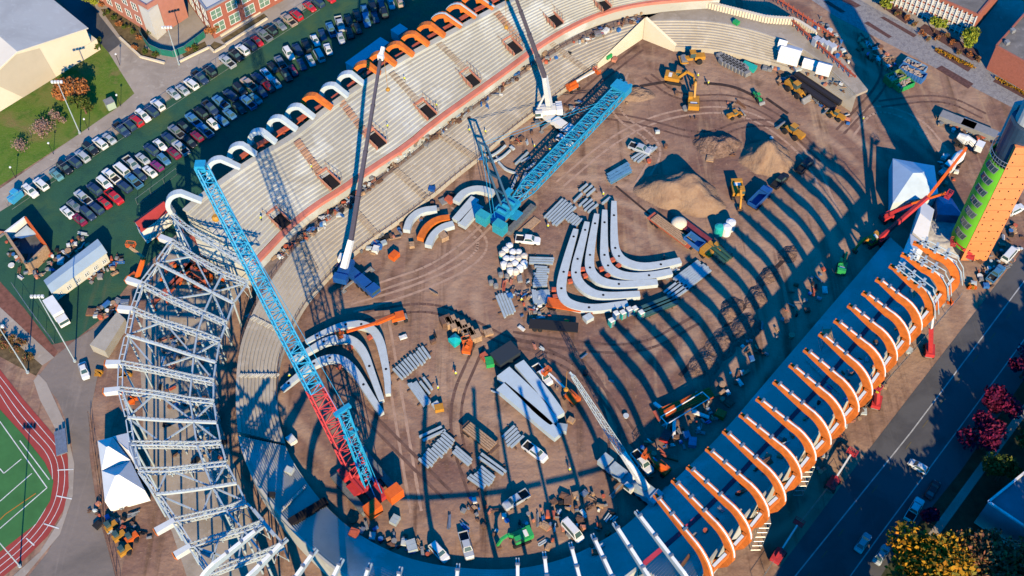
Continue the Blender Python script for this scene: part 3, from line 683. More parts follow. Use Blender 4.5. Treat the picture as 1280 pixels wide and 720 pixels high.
# raker frames of the seating to come, under the trusses
for i, (o_, a_, b_, n_, deep, cap) in enumerate(TR):
    if not deep or i < 1: continue
    p = P(*a_, 3.0); q = P(*n_, 8.0); g0 = V((p.x, p.y, 0)); root = T('raker_frame', 'pale steel raker frame on posts under the truss, ' + od(i + 1) + ' from the pale stand', 'frame', g0, 0, 'raker frames under the truss roof')
    mb = MB(); mb.bar(p, q, .3, .5); mb.obj('raker', PSTEEL, root, g0)
    for t in (.02, .35, .68, .98): x = p.lerp(q, t); mb = MB(); mb.tube((x.x, x.y, 0), x, .15, 6); mb.obj('post', PSTEEL, root, g0)
    x = p.lerp(q, .68); y = p.lerp(q, .98); mb = MB(); mb.tube((x.x, x.y, .3), y, .09, 5); mb.tube((y.x, y.y, .3), x, .09, 5); mb.obj('cross_brace', PSTEEL, root, g0)
# ---- work steel below the trusses
for k, (a, b) in enumerate([((213, 268), (262, 318)), ((250, 305), (258, 340)), ((190, 380), (240, 330)), ((205, 372), (246, 322)), ((232, 330), (256, 350))]):
    mb = MB(); p = P(*a, 3.0); q = P(*b, 3.0); mb.bar(p, q, 1.0, 0.9)
    for t in (0.02, 0.98): mb.tube(V((p.lerp(q, t).x, p.lerp(q, t).y, 0)), p.lerp(q, t), 0.2, 6)
    single(mb, 'steel_beam', REDO, 'red-orange steel beam on short posts below the trusses, ' + od(k + 1) + ' from the west stand', 'beam', V((p.x, p.y, 0)), 'red beams below the trusses')
# ---- orange and green tower
tb = P(1206, 314)
tw = T('tower', 'round orange and green tower with a column of dark windows at the right edge', 'tower', tb)
R0 = 4.5; NT = 40
def ringp(r, z, a0=0, a1=2 * math.pi, n=NT):
    return [V((tb.x + R0c.x + math.cos(a0 + (a1 - a0) * i / n) * r, tb.y + R0c.y + math.sin(a0 + (a1 - a0) * i / n) * r, z)) for i in range(n + 1)]
R0c = V((0.8, 1.2, 0))
aw = math.radians(200)     # green arc looks west, orange slab looks south
mb = MB(); arc0, arc1 = math.radians(115), math.radians(239)
rr = [ringp(R0, z, arc0, arc1, 24) for z in (3.0, 31.0)]
ri = [ringp(R0 - 0.3, z, arc0, arc1, 24) for z in (3.0, 31.0)]
for i in range(24):
    mb.add([rr[0][i], rr[0][i + 1], rr[1][i + 1], rr[1][i]], [[0, 1, 2, 3]]); mb.add([rr[1][i], rr[1][i + 1], ri[1][i + 1], ri[1][i]], [[0, 1, 2, 3]])
    mb.add([rr[0][i], rr[0][i + 1], ri[0][i + 1], ri[0][i]], [[0, 1, 2, 3]])
mb.obj('green_cladding', TOWG, tw, tb)
mb = MB(); arc2, arc3 = math.radians(243), math.radians(338)
cN = V((tb.x + R0c.x, tb.y + R0c.y, 0)); fa_ = math.radians(268); fN = V((math.cos(fa_), math.sin(fa_), 0)); fT = V((-fN.y, fN.x, 0))
f0 = cN + V((math.cos(4.154), math.sin(4.154), 0)) * (R0 + .1); f1 = f0 + fT * 6.0
mb.hexa([f0, f1, f1 - fN * .9, f0 - fN * .9], [f0 + V((0, 0, 38)), f1 + V((0, 0, 38)), f1 - fN * .9 + V((0, 0, 38)), f0 - fN * .9 + V((0, 0, 38))])
mb.obj('orange_cladding', TOWO, tw, tb)
mb = MB()
for k in range(1, 11): mb.bar(f0 + fN * .012 + V((0, 0, k * 3.6)), f1 + fN * .012 + V((0, 0, k * 3.6)), .03, .09)
mb.obj('panel_joint', mat('joint_brown', (.40, .13, .05), .8), tw, tb)
mb = MB()
for k in range(16):
    for a in (0.12, 0.5, 0.88):
        z = 1.5 + k * 2.3 + random.uniform(-.3, .3); p = f0.lerp(f1, a + random.uniform(-.06, .06)) + fN * .02 + V((0, 0, z)); mb.box(p, (0.22, 0.22, 0.3), fa_)
mb.obj('anchor_hole', HOLE_SHADE, tw, tb)
for k in range(7):
    mb = MB(); z = 6.2 + k * 3.75; a = math.radians(197); da = math.radians(20)
    o1 = ringp(R0 + 0.06, z, a - da, a + da, 6); o2 = ringp(R0 + 0.06, z + 1.9, a - da + .12, a + da + .12, 6); i1 = ringp(R0 - 0.4, z, a - da, a + da, 6); i2 = ringp(R0 - 0.4, z + 1.9, a - da + .12, a + da + .12, 6)
    for i in range(6): mb.add([o1[i], o1[i + 1], o2[i + 1], o2[i]], [[0, 1, 2, 3]])
    w_ = mb.obj('window', GLASS, tw, tb); fr = MB()
    for i in range(6):
        fr.bar(o1[i], o1[i + 1], 0.16, 0.16); fr.bar(o2[i], o2[i + 1], 0.16, 0.16)
    for i in (0, 2, 4, 6): fr.bar(o1[i], o2[i], 0.14, 0.14)
    fr.obj('frame', GREY, w_, None).location = -tb
mb = MB()
core = [ringp(R0 - 0.9, z, 0, 2 * math.pi, 24)[:-1] for z in (0, 42.0)]; mb.hexa(core[0], core[1]); mb.obj('core', mat('dark_blue_glass', (0.03, 0.06, 0.10), 0.25, 0.2, 0.3, spec=0.6), tw, tb)
mb = MB(); rg = ringp(R0 + .1, 32.0, arc0, arc1, 14)
for a, b in zip(rg, rg[1:]): mb.tube(a, b, .08, 4); mb.tube(a + V((0, 0, 1.1)), b + V((0, 0, 1.1)), .08, 4); mb.tube(a - V((0, 0, 1)), a + V((0, 0, 1.1)), .06, 4)
mb.obj('guard_rail', GSTEEL, tw, tb)
mb = MB(); sl = [ringp(R0 + 0.4, z, math.radians(310), math.radians(475), 16) for z in (0, 43.0)]; si = [ringp(R0 - 0.8, z, math.radians(310), math.radians(475), 16) for z in (0, 43.0)]
mb.hexa(sl[0] + si[0][::-1], sl[1] + si[1][::-1]); mb.obj('grey_cladding', mat('tower_grey', (0.42, 0.43, 0.42), 0.7, 0.1, 0.4), tw, tb)
mb = MB(); mb.hexa(ringp(R0 - 1.8, 42.1, 0, 2 * math.pi, 24)[:-1], ringp(R0 - 1.8, 52.0, 0, 2 * math.pi, 24)[:-1]); mb.obj('upper_core', mat('tower_grey', (0.4, 0.4, 0.4)), tw, tb)
# ================================================================== cars
PAINTS = {}
def paint(n, c, r=0.32): PAINTS[n] = mat('car_paint_' + n, c, r, spec=0.5); return PAINTS[n]
paint('white', (0.75, 0.76, 0.75)); paint('silver', (0.42, 0.46, 0.50)); paint('navy', (0.025, 0.05, 0.11)); paint('black', (0.015, 0.018, 0.025)); paint('blue', (0.06, 0.20, 0.38))
paint('red', (0.50, 0.02, 0.03)); paint('maroon', (0.22, 0.015, 0.05)); paint('purple', (0.22, 0.03, 0.16)); paint('tan', (0.42, 0.33, 0.28)); paint('grey', (0.17, 0.20, 0.24)); paint('teal', (0.12, 0.30, 0.33))
CAR = {}
def car_proto(kind):
    L, Wd, hood, belt, roof, c0, c1, r0, r1 = dict(sedan=(4.7, 1.8, .92, .95, 1.45, -1.75, 1.15, -1.05, .30), hatchback=(4.2, 1.75, .95, .98, 1.52, -2.0, 1.05, -1.6, .25), suv=(4.9, 1.95, 1.08, 1.1, 1.80, -2.35, 1.15, -2.05, .45),
        pickup=(5.9, 2.0, 1.18, 1.2, 1.90, -.95, 1.55, -.75, .85), van=(5.4, 2.0, 1.15, 1.2, 2.2, -2.65, 2.0, -2.6, 1.2))[kind]
    h = L / 2; w = Wd / 2
    root = bpy.data.objects.new(kind, None); COL.objects.link(root)
    mb = MB()
    def ring(x, hw, zt, zb=.32): return [V((x, -hw, zb)), V((x, hw, zb)), V((x, hw, zt - .18)), V((x, hw - .14, zt)), V((x, -hw + .14, zt)), V((x, -hw, zt - .18))]
    if kind == 'pickup':
        mb.loft([ring(-.95, w, 1.15), ring(c1, w, belt), ring(h - .35, w - .03, hood), ring(h, w - .2, hood - .3)])
        mb.box((-1.95, 0, .62), (2.0, Wd, .5))
        for s in (-1, 1): mb.box((-1.95, s * (w - .06), 1.0), (1.98, .12, .36))
        mb.box((-h + .06, 0, .95), (.12, Wd - .02, .5)); 
    else:
        mb.loft([ring(-h, w - .16, belt - .25), ring(-h + .3, w, belt), ring(c0, w, belt), ring(c1, w, belt), ring(h - .4, w - .03, hood - .04), ring(h, w - .2, hood - .32)])
    g0 = [V((c0, -w + .08, belt)), V((c1, -w + .08, belt)), V((c1, w - .08, belt)), V((c0, w - .08, belt))]
    rw = w - .28
    g1 = [V((r0, -rw, roof)), V((r1, -rw, roof)), V((r1, rw, roof)), V((r0, rw, roof))]
    mb.hexa(g0, g1); mb.box(((r0 + r1) / 2, 0, roof + .02), (abs(r1 - r0) * .9, rw * 1.8, .06))
    mb.box((-h + .02, 0, .5), (.12, Wd * .86, .2)); mb.box((h - .02, 0, .46), (.12, Wd * .8, .2))
    o = mb.obj('body', PAINTS['white'], root); o.material_slots[0].link = 'OBJECT'; o.material_slots[0].material = PAINTS['white']
    def pane(a, b, c, d, name, k=.86, off=.015):
        cen = (a + b + c + d) / 4; n = (b - a).cross(d - a).normalized()
        if n.dot(cen - V(((r0 + r1) / 2, 0, belt))) < 0: n = -n
        q = MB(); q.poly([cen + (p - cen) * k + n * off for p in (a, b, c, d)]); q.obj(name, GLASS, root)
    pane(g0[1], g0[2], g1[2], g1[1], 'windshield'); pane(g0[3], g0[0], g1[0], g1[3], 'rear_window')
    pane(g0[0], g0[1], g1[1], g1[0], 'side_window'); pane(g0[2], g0[3], g1[3], g1[2], 'side_window')
    if kind == 'pickup': q = MB(); q.box((-1.95, 0, .885), (1.9, Wd - .26, .02)); q.obj('cargo_bed', DARK, root)
    for sx in (-1, 1):
        for sy in (-1, 1):
            q = MB(); q.tube((sx * L * .31, sy * (w - .2), .34), (sx * L * .31, sy * (w + .01), .34), .34, 12); q.obj('wheel', DARK, root)
    for sy in (-1, 1):
        q = MB(); q.box((h - .12, sy * (w - .38), hood - .34), (.2, .3, .14)); q.obj('headlight', LINE, root)
    CAR[kind] = root
    return root
for k in ('sedan', 'hatchback', 'suv', 'pickup', 'van'): car_proto(k)
used = set()
def car(u, v, kind, col, ang, label, group=None, name=None):
    p = P(u, v, 0.7); loc = V((p.x, p.y, 0.035))
    if kind in used: r = dup(CAR[kind], loc, ang)
    else: used.add(kind); r = CAR[kind]; r.location = loc; r.rotation_euler = (0, 0, ang)
    for c in r.children:
        if c.name.startswith('body'): c.material_slots[0].link = 'OBJECT'; c.material_slots[0].material = PAINTS[col]
    tag(r, label, {'sedan': 'car', 'hatchback': 'car', 'suv': 'car', 'pickup': 'pickup truck', 'van': 'van'}[kind], group)
    return r
W_, S_, N_, K_, B_, R_, M_, Pu, Ta, G_, Te = 'white silver navy black blue red maroon purple tan grey teal'.split()
ROW1 = [(38, 239, 'suv', W_), (51, 230, 'suv', W_), (70, 218, 'sedan', Te), (81, 210, 'suv', K_), (92, 202, 'suv', N_), (103, 195, 'suv', S_), (113, 186, 'suv', K_), (125, 179, 'suv', W_), (136, 173, 'sedan', S_), (152, 162, 'pickup', N_), (161, 156, 'suv', N_), (170, 151, 'suv', R_),
        (179, 145, 'suv', W_), (189, 139, 'suv', N_), (197, 131, 'suv', W_), (217, 117, 'sedan', S_), (228, 112, 'sedan', S_), (239, 105, 'suv', W_), (250, 97, 'pickup', N_), (262, 89, 'suv', K_), (284, 77, 'pickup', S_), (295, 70, 'suv', K_), (303, 62, 'suv', W_),
        (312, 56, 'suv', N_), (321, 51, 'sedan', R_), (330, 44, 'pickup', G_), (338, 38, 'suv', K_), (350, 31, 'sedan', G_), (361, 25, 'pickup', Ta), (370, 19, 'suv', R_), (387, 8, 'sedan', R_), (397, 3, 'suv', N_), (411, -3, 'sedan', R_)]
ROW2 = [(84, 265, 'sedan', W_), (93, 257, 'sedan', G_), (104, 247, 'pickup', S_), (118, 236, 'suv', N_), (131, 229, 'suv', W_), (139, 220, 'pickup', W_), (152, 212, 'van', W_), (165, 205, 'pickup', S_), (178, 198, 'sedan', S_), (189, 187, 'suv', N_), (200, 181, 'sedan', W_), (211, 173, 'suv', N_),
        (221, 165, 'pickup', G_), (230, 158, 'sedan', K_), (242, 150, 'pickup', B_), (251, 141, 'suv', K_), (263, 135, 'pickup', N_), (276, 128, 'pickup', B_), (288, 119, 'suv', N_), (300, 112, 'suv', K_), (311, 105, 'pickup', Ta), (323, 98, 'suv', N_), (333, 92, 'sedan', W_), (341, 84, 'sedan', K_),
        (351, 79, 'pickup', G_), (361, 67, 'suv', W_), (372, 62, 'suv', N_), (383, 57, 'suv', K_), (394, 50, 'sedan', W_), (403, 43, 'sedan', N_), (414, 37, 'pickup', B_), (425, 30, 'pickup', S_), (436, 26, 'suv', K_), (447, 20, 'suv', K_), (456, 13, 'sedan', B_), (466, 8, 'suv', K_), (477, 7, 'suv', N_), (489, 4, 'sedan', S_), (500, 1, 'suv', Ta)]
ROW3 = [(99, 274, 'sedan', M_), (110, 267, 'suv', N_), (120, 260, 'suv', N_), (130, 253, 'sedan', R_), (143, 246, 'pickup', R_), (155, 233, 'suv', N_), (167, 226, 'pickup', B_), (175, 219, 'hatchback', N_), (187, 214, 'sedan', W_), (196, 207, 'hatchback', Pu), (205, 199, 'hatchback', B_), (217, 191, 'sedan', M_), (226, 185, 'pickup', S_),
        (237, 177, 'sedan', K_), (246, 170, 'hatchback', M_), (256, 163, 'pickup', B_), (267, 155, 'hatchback', W_), (277, 150, 'sedan', B_), (287, 142, 'sedan', B_), (299, 135, 'sedan', K_), (310, 128, 'pickup', B_), (319, 123, 'sedan', Te), (327, 114, 'sedan', N_), (336, 108, 'sedan', R_), (344, 103, 'sedan', S_), (357, 93, 'pickup', K_),
        (366, 88, 'sedan', M_), (377, 80, 'sedan', N_), (388, 75, 'sedan', S_), (399, 69, 'van', S_), (410, 61, 'sedan', W_), (426, 47, 'sedan', S_), (437, 41, 'suv', K_), (447, 35, 'sedan', K_), (458, 26, 'suv', B_), (469, 21, 'sedan', N_), (480, 15, 'suv', K_)]
def carrow(row, slope, phrase, grp):
    for i, (u, v, k, c) in enumerate(row):
        s = slope(u); a = yaw(u, v, 10, 10 * s) + (math.pi if (i * 7 + len(grp)) % 3 else 0) + random.uniform(-.04, .04)
        n = len(row); e = ('%s from the left' % od(i + 1)) if i < n * .5 else ('%s from the right' % od(n - i) if n - i > 1 else 'at the right end')
        if i == 0: e = 'at the left end'
        car(u, v, k, c, a, '%s %s parked in %s, %s' % (c, k if k != 'suv' else 'SUV', phrase, e), grp)
def sl(u):
    if u < 300: return 0.86
    return [0.86, 1.15, 1.5, 1.9, 2.4, 2.9, 3.3, 3.6][min(7, int((u - 300) / 25))]
carrow(ROW1, lambda u: 0.80, 'the row beside the sidewalk', 'cars parked in the row beside the sidewalk')
carrow(ROW2, sl, 'the upper half of the double row', 'cars parked in the upper half of the double row')
carrow(ROW3, sl, 'the lower half of the double row', 'cars parked in the lower half of the double row')
for u, v, du, dv, k, c, l in [(105, 463, 3, 10, 'sedan', W_, 'white car driving along the worn road left of the truss frame'), (1148, 583, -8, -5, 'hatchback', W_, 'small white car alone in the middle of the shaded street'),
    (1079, 678, 8, -12, 'sedan', S_, 'silver car in the street just left of the yellow tree'), (1102, 693, 8, -12, 'sedan', S_, 'pale car on the street half under the yellow tree'), (1143, 637, 7, -12, 'pickup', W_, 'white pickup at the right kerb above the yellow tree'),
    (1166, 612, 7, -12, 'sedan', K_, 'dark car parked at the right kerb of the shaded street'), (678, 469, 10, 12, 'pickup', W_, 'white pickup with dark bed beside the big tapered white beams'), (669, 565, 12, 9, 'pickup', W_, 'white pickup standing below the tapered white beams'),
    (803, 578, 10, 12, 'pickup', W_, 'white pickup beside the small grey lattice crane'), (583, 682, 4, 14, 'pickup', S_, 'silver pickup in the shade at the south edge of the pit'), (549, 690, 9, 10, 'suv', W_, 'white van-like SUV in the shade left of the silver pickup'),
    (716, 664, 8, 9, 'van', W_, 'white van in the shade left of the small crane'), (706, 176, 10, 5, 'suv', W_, 'white work van beside the crane carrier at the far blue boom'), (645, 625, -8, 5, 'pickup', S_, 'cluttered silver pickup alone at the edge of the south shade'),
    (660, 300, 10, 1, 'pickup', W_, 'white service truck above the white barrels'), (1245, 342, 8, -9, 'pickup', B_, 'blue pickup parked right of the tower'), (1262, 318, 8, -9, 'van', W_, 'white van parked right of the tower'), (1270, 262, 8, -4, 'suv', W_, 'white SUV at the right edge beside the tower'),
    (800, 186, 8, 3, 'pickup', S_, 'grey pickup standing at the foot of the largest sand pile'), (1006, 207, 9, -9, 'pickup', K_, 'black pickup nearest the far sand pile'), (975, 226, 9, -9, 'pickup', K_, 'black pickup behind the blue dump truck')]:
    car(u, v, k, c, yaw(u, v, du, dv), l)
# ================================================================== steel lying on the site
def logs(a, b, n, label, grp, cat='pipe', m=None, w=0.75, h=0.6, name='steel_pipe', rnd=False, lift=0.25):
    m = m or WSTEEL
    for i in range(n):
        t = i / max(1, n - 1); p0 = P(a[0] + (b[0] - a[0]) * t, a[1] + (b[1] - a[1]) * t, 0.4); q0 = P(a[2] + (b[2] - a[2]) * t, a[3] + (b[3] - a[3]) * t, 0.4)
        d = (q0 - p0).normalized(); sft = random.uniform(-.35, .35); p0 = p0 + d * sft; q0 = q0 + d * sft
        p = V((p0.x, p0.y, lift + h / 2)); q = V((q0.x, q0.y, lift + h / 2)); mb = MB()
        if rnd: mb.tube(p, q, h / 2, 10)
        else:
            mb.bar(p + V((0, 0, h / 2 - .06)), q + V((0, 0, h / 2 - .06)), w, .12); mb.bar(p - V((0, 0, h / 2 - .06)), q - V((0, 0, h / 2 - .06)), w, .12); mb.bar(p, q, .14, h - .24)
        e = od(i + 1) + ' in the row' if n > 1 else ''
        single(mb, name, m, label + (', ' + e if e else ''), cat, V((p.x, p.y, 0)), grp)
    if n > 1:   # two timber skids beneath
        for t in (.2, .8):
            p = P(a[0] + (a[2] - a[0]) * t, a[1] + (a[3] - a[1]) * t); q = P(b[0] + (b[2] - b[0]) * t, b[1] + (b[3] - b[1]) * t); d = (q - p).normalized()
            mb = MB(); mb.bar(p - d * 1.2 + V((0, 0, .12)), q + d * 1.2 + V((0, 0, .12)), .25, .24)
            single(mb, 'timber_skid', DWOOD, 'timber skid, ' + ('near' if t > .5 else 'far') + ' end, under the ' + label.replace('white I-beam', 'white beams').replace('pale I-beam', 'pale beams').replace('in the ', 'of the ', 0), 'timber', V((p.x, p.y, 0)), 'timber skids')
for a, b, n, l in [((492, 462, 504, 475), (527, 433, 537, 447), 11, 'white I-beam in the slanting rank left of the crates'), ((511, 481, 531, 509), (519, 477, 537, 503), 4, 'long white I-beam below the slanting rank'),
    ((524, 476, 536, 491), (529, 472, 540, 487), 2, 'short white I-beam beside the long ones'), ((525, 575, 537, 586), (555, 541, 569, 553), 12, 'white I-beam in the lower slanting rank'), ((526, 546, 554, 533), (529, 551, 557, 538), 2, 'white I-beam lying across above the lower rank'),
    ((565, 564, 585, 581), (570, 559, 590, 576), 3, 'white I-beam right of the lower rank'), ((586, 598, 606, 612), (602, 584, 619, 598), 6, 'white I-beam in the lowest bundle'), ((597, 571, 628, 593), (601, 567, 632, 590), 2, 'white I-beam beside the lowest bundle'),
    ((627, 548, 642, 534), (638, 560, 654, 546), 5, 'white I-beam in the bundle left of the white pickup'), ((663, 323, 694, 324), (663, 329, 693, 330), 3, 'white I-beam heading the stack by the barrels'), ((670, 334, 686, 335), (667, 358, 685, 357), 9, 'white I-beam in the stack right of the barrels'),
    ((666, 364, 668, 381), (685, 363, 688, 380), 8, 'pale I-beam below the stack by the barrels'), ((620, 369, 631, 396), (634, 366, 644, 391), 5, 'pale I-beam in the bundle below the barrels'), ((681, 272, 704, 249), (694, 283, 719, 260), 6, 'long white I-beam beside the far blue crane boom'),
    ((708, 275, 717, 267), (718, 284, 727, 275), 5, 'short white I-beam beside the curved members'), ((725, 238, 735, 230), (734, 245, 744, 236), 3, 'white I-beam in the far small bundle'), ((725, 257, 735, 248), (735, 266, 747, 256), 4, 'white I-beam between the bundle and the curved members'),
    ((717, 253, 727, 243), (717, 253, 727, 243), 1, 'single white I-beam right of the far blue boom'), ((753, 255, 763, 247), (753, 255, 763, 247), 1, 'single white I-beam at the tip of the longest curved members'), ((789, 199, 813, 184), (796, 204, 820, 185), 3, 'white I-beam left of the largest sand pile'),
    ((841, 350, 872, 327), (858, 362, 889, 338), 8, 'white I-beam in the shadow-striped bundle'), ((830, 366, 848, 352), (842, 374, 862, 360), 4, 'white I-beam right of the toilets'), ((644, 206, 660, 191), (651, 203, 663, 197), 2, 'white I-beam behind the crawler crane'), ((658, 213, 669, 204), (667, 219, 677, 210), 3, 'white I-beam in the bundle behind the crawler crane'),
    ((646, 240, 657, 217), (650, 240, 659, 218), 2, 'white I-beam beside the crane cables'), ((638, 240, 647, 219), (638, 240, 647, 219), 1, 'single white I-beam under the crane cables')]:
    logs(a, b, n, l, l.replace('white I-beam', 'white I-beams').replace('pale I-beam', 'pale I-beams') if n > 1 else None, 'steel beam', PSTEEL, 0.52, 0.5, 'steel_beam')
logs((759, 222, 785, 207), (763, 228, 789, 213), 3, 'blue steel box beam left of the largest sand pile', 'blue box beams', 'steel beam', mat('blue_box_steel', (0.12, 0.28, 0.42), 0.5, .15, 1), 1.2, .9, 'box_beam')
logs((866, 400, 898, 383), (870, 407, 903, 389), 3, 'dark green steel beam right of the toilets', 'dark green beams by the toilets', 'steel beam', mat('dark_green_steel', (0.05, 0.13, 0.13), 0.5, .15, 1), 1.2, .9, 'box_beam') if False else None
logs((795, 390, 840, 372), (800, 397, 846, 378), 3, 'dark green steel beam right of the toilets', 'dark green beams by the toilets', 'steel beam', mat('dark_green_steel', (0.05, 0.13, 0.13), 0.5, .15, 1), 1.2, .9, 'box_beam')
logs((893, 306, 915, 324), (884, 312, 906, 330), 3, 'dark green pipe beside the red trailer', 'dark green pipes beside the red trailer', 'pipe', mat('dark_green_pipe', (0.03, 0.09, 0.07), 0.5), 1.1, 1.1, 'pipe', True)
logs((994, 94, 1049, 131), (987, 99, 1042, 137), 2, 'long black culvert pipe before the far stand', 'black culvert pipes', 'pipe', mat('black_culvert', (0.02, 0.02, 0.03), 0.6), 1.8, 1.8, 'culvert_pipe', True)
def plate(path, width, z0, h, name, m, label, cat, grp, taper=None, holes=True, clip=None):
    pts = smooth([P(u, v, z0 + h) for u, v in path], 2); pts = [V((p.x, p.y, z0 + h / 2)) for p in pts]; n = len(pts); o = V((pts[0].x, pts[0].y, 0))
    rings = []
    for i, p in enumerate(pts):
        t = (pts[min(i + 1, n - 1)] - pts[max(i - 1, 0)]).normalized(); r = V((-t.y, t.x, 0)); f = i / (n - 1)
        wv = width if not taper else width * (taper[0] + (1 - taper[0]) * min(1, f / .35) if f < .35 else (1 if f < .65 else 1 + (taper[1] - 1) * (f - .65) / .35))
        rings.append([p - r * wv / 2 - V((0, 0, h / 2)), p + r * wv / 2 - V((0, 0, h / 2)), p + r * wv / 2 + V((0, 0, h / 2)), p - r * wv / 2 + V((0, 0, h / 2))])
    mb = MB(); mb.loft(rings); root = T(name, label, cat, o, 0, grp); mb.obj('beam', m, root, o)
    if holes:
        for f in (.12, .3, .42, .8):
            p = pts[int(f * (n - 1))]; q = MB(); q.tube((p.x, p.y, z0 + h), (p.x, p.y, z0 + h + .03), .3, 10); q.obj('port', HOLE_SHADE, root, o)
    if clip:
        for f in clip:
            i = int(f * (n - 1)); p = pts[i]; t = (pts[i] - pts[i - 1]).normalized(); r = V((-t.y, t.x, 0)); q = MB(); q.bar(p - r * (width / 2 + .05), p - r * (width / 2 + 1.1), .9, h * .6); q.obj('bracket', REDO, root, o)
    for f in (.1, .5, .9):
        p = pts[int(f * (n - 1))]; q = MB(); q.box((p.x, p.y, z0 / 2), (width * .9, .4, z0), random.uniform(0, 3)); q.obj('dunnage', DWOOD, root, o)
    return root
CB = [[(767.5, 251), (767.5, 300), (770, 316), (780, 327), (802, 334), (830, 330), (851, 325)], [(756, 262), (755, 305), (756, 327), (767, 340), (787, 346), (815, 344), (840, 339)], [(746, 267), (740, 300), (736, 330), (740, 342), (752, 352), (775, 356), (822, 352)],
      [(734, 277), (727, 305), (719, 335), (721, 350), (735, 364), (755, 370), (800, 367)], [(720, 286), (712, 312), (703, 345), (701, 363), (706, 376), (722, 383), (745, 385), (785, 379)]]
for i, c in enumerate(CB):
    plate(c, 2.2, 0.5, 1.2, 'curved_beam', WSTEEL, 'pale L-shaped curved beam lying in the nested set of five, ' + (od(i + 1) + ' from the right' if i else 'rightmost and innermost'), 'beam', 'nested curved beams in the middle of the site', (.55, .75), clip=(.42, .5))
CC = [[(382, 427), (405, 415), (430, 405), (450, 404), (465, 410), (475, 425), (480, 447), (484, 470), (485, 492)], [(364, 450), (387, 437), (407, 425), (430, 421), (445, 427), (456, 442), (465, 467), (477, 500)], [(352, 486), (375, 467), (395, 452), (415, 446), (430, 450), (445, 465), (460, 490), (477, 516)]]
for i, c in enumerate(CC):
    plate(c, 1.9, 0.6, 1.2, 'curved_beam', WSTEEL, 'pale hooked beam lying under the blue boom, ' + ('outermost', 'middle', 'innermost')[i] + ' of three', 'beam', 'hooked beams under the red and blue crane', (.5, .6), clip=(.55,))
mid = mat('pale_blue_steel', (0.47, 0.56, 0.60), 0.5, .06, .6)
for p, w, l, m in [([(508, 287), (512, 273), (526, 262), (546, 260)], 1.7, 'white quarter-circle segment next to the stand', WSTEEL), ([(525, 297), (532, 283), (546, 273), (562, 271)], 1.6, 'orange quarter-circle segment between two white ones', OSTEEL),
        ([(535, 306), (540, 294), (552, 283), (567, 279)], 1.7, 'white quarter-circle segment inside the orange one', WSTEEL), ([(570, 251), (580, 239), (599, 234), (618, 241)], 1.9, 'white quarter-circle segment beside the far crawler crane', WSTEEL)]:
    plate(p, w, .4, 1.3, 'curved_segment', m, l, 'segment', 'curved knee segments', holes=False)
for p, l in [([(570, 275), (594, 247)], 'straight white box segment left of the far crawler crane'), ([(577, 281), (600, 256)], 'straight white box segment nearest the far crawler crane')]: plate(p, 2.3, .4, 1.1, 'box_segment', WSTEEL, l, 'segment', 'straight box segments', holes=False)
for p, w, tp, l in [([(649, 453), (675, 484), (701, 518)], 2.4, (1, .8), 'rightmost'), ([(629, 464), (662, 495), (693, 528)], 3.6, (1, .55), 'middle'), ([(626, 482), (662, 512), (698, 544)], 2.6, (1, .8), 'leftmost')]:
    plate(p, w, .5, 1.6, 'tapered_beam', mid, 'large tapered white beam on the ground, %s of three' % l, 'beam', 'large tapered white beams', tp, holes=False)
for i, (p, w) in enumerate([([(610, 196), (621, 191), (632, 181)], .5), ([(615, 202), (627, 197), (638, 187)], .5), ([(623, 202), (632, 212), (645, 216)], .5)]):
    plate(p, w, .3, .5, 'bent_pipe', WSTEEL, 'thin bent white member behind the crawler crane, %s of three' % ('upper', 'middle', 'lower')[i], 'steel beam', 'thin bent members', holes=False)
# ================================================================== cranes
def crawler(root, o, base, ang, m, cw, parts=True, s=1.0):
    """tracks, house, counterweight; heading ang points along the boom"""
    d = V((math.cos(ang), math.sin(ang), 0)); n = V((-d.y, d.x, 0)); b = V((base.x, base.y, 0))
    for k in (-1, 1):
        mb = MB(); c = b + n * 3.3 * k * s; prof = []
        for x, z in ((-5.2, .7), (-4.6, .1), (4.6, .1), (5.2, .7), (4.6, 1.35), (-4.6, 1.35)): prof.append((x, z))
        mb.hexa([c + d * x * s - n * .65 * s + V((0, 0, z)) for x, z in prof], [c + d * x * s + n * .65 * s + V((0, 0, z)) for x, z in prof]); mb.obj('track', mat('crawler_track', (0.14, 0.15, 0.15), .7, .3, 2), root, o)
    mb = MB(); mb.bar(b - n * 3 * s + V((0, 0, 1.1)), b + n * 3 * s + V((0, 0, 1.1)), 2.6 * s, .8); mb.tube(b + V((0, 0, 1.4)), b + V((0, 0, 1.9)), 1.5 * s, 16); mb.obj('carbody', m, root, o)
    mb = MB(); mb.bar(b - d * 5.5 * s + V((0, 0, 2.6)), b + d * 2.6 * s + V((0, 0, 2.6)), 2.9 * s, 1.4)
    mb.bar(b - d * 2.5 * s + n * 1.7 * s + V((0, 0, 2.9)), b + d * 1.8 * s + n * 1.7 * s + V((0, 0, 2.9)), .5, 1.2)
    for x in (-2.6, -.8, .8): mb.tube(b + d * x - n * 1.1 + V((0, 0, 3.55)), b + d * x + n * 1.1 + V((0, 0, 3.55)), .5, 10)
    mb.obj('house', m, root, o)
    mb = MB(); mb.box(b + d * 2.8 * s + n * 2.2 * s + V((0, 0, 2.9)), (2.4, 1.5, 2.0), ang); cbn = mb.obj('cab', m, root, o)
    mb = MB(); mb.box(b + d * 3.3 * s + n * 2.2 * s + V((0, 0, 3.2)), (1.45, 1.56, 1.0), ang); mb.obj('window', GLASS, cbn, o).location = (0, 0, 0)
    for k in (-1, 1):
        mb = MB(); c = b - d * 6.2 * s + n * 2.3 * k * s
        for j in range(4): mb.box((c.x, c.y, 2.35 + j * .75), (2.0 * s, 2.7 * s, .7), ang)
        mb.obj('counterweight', cw, root, o)
    return d, n, b
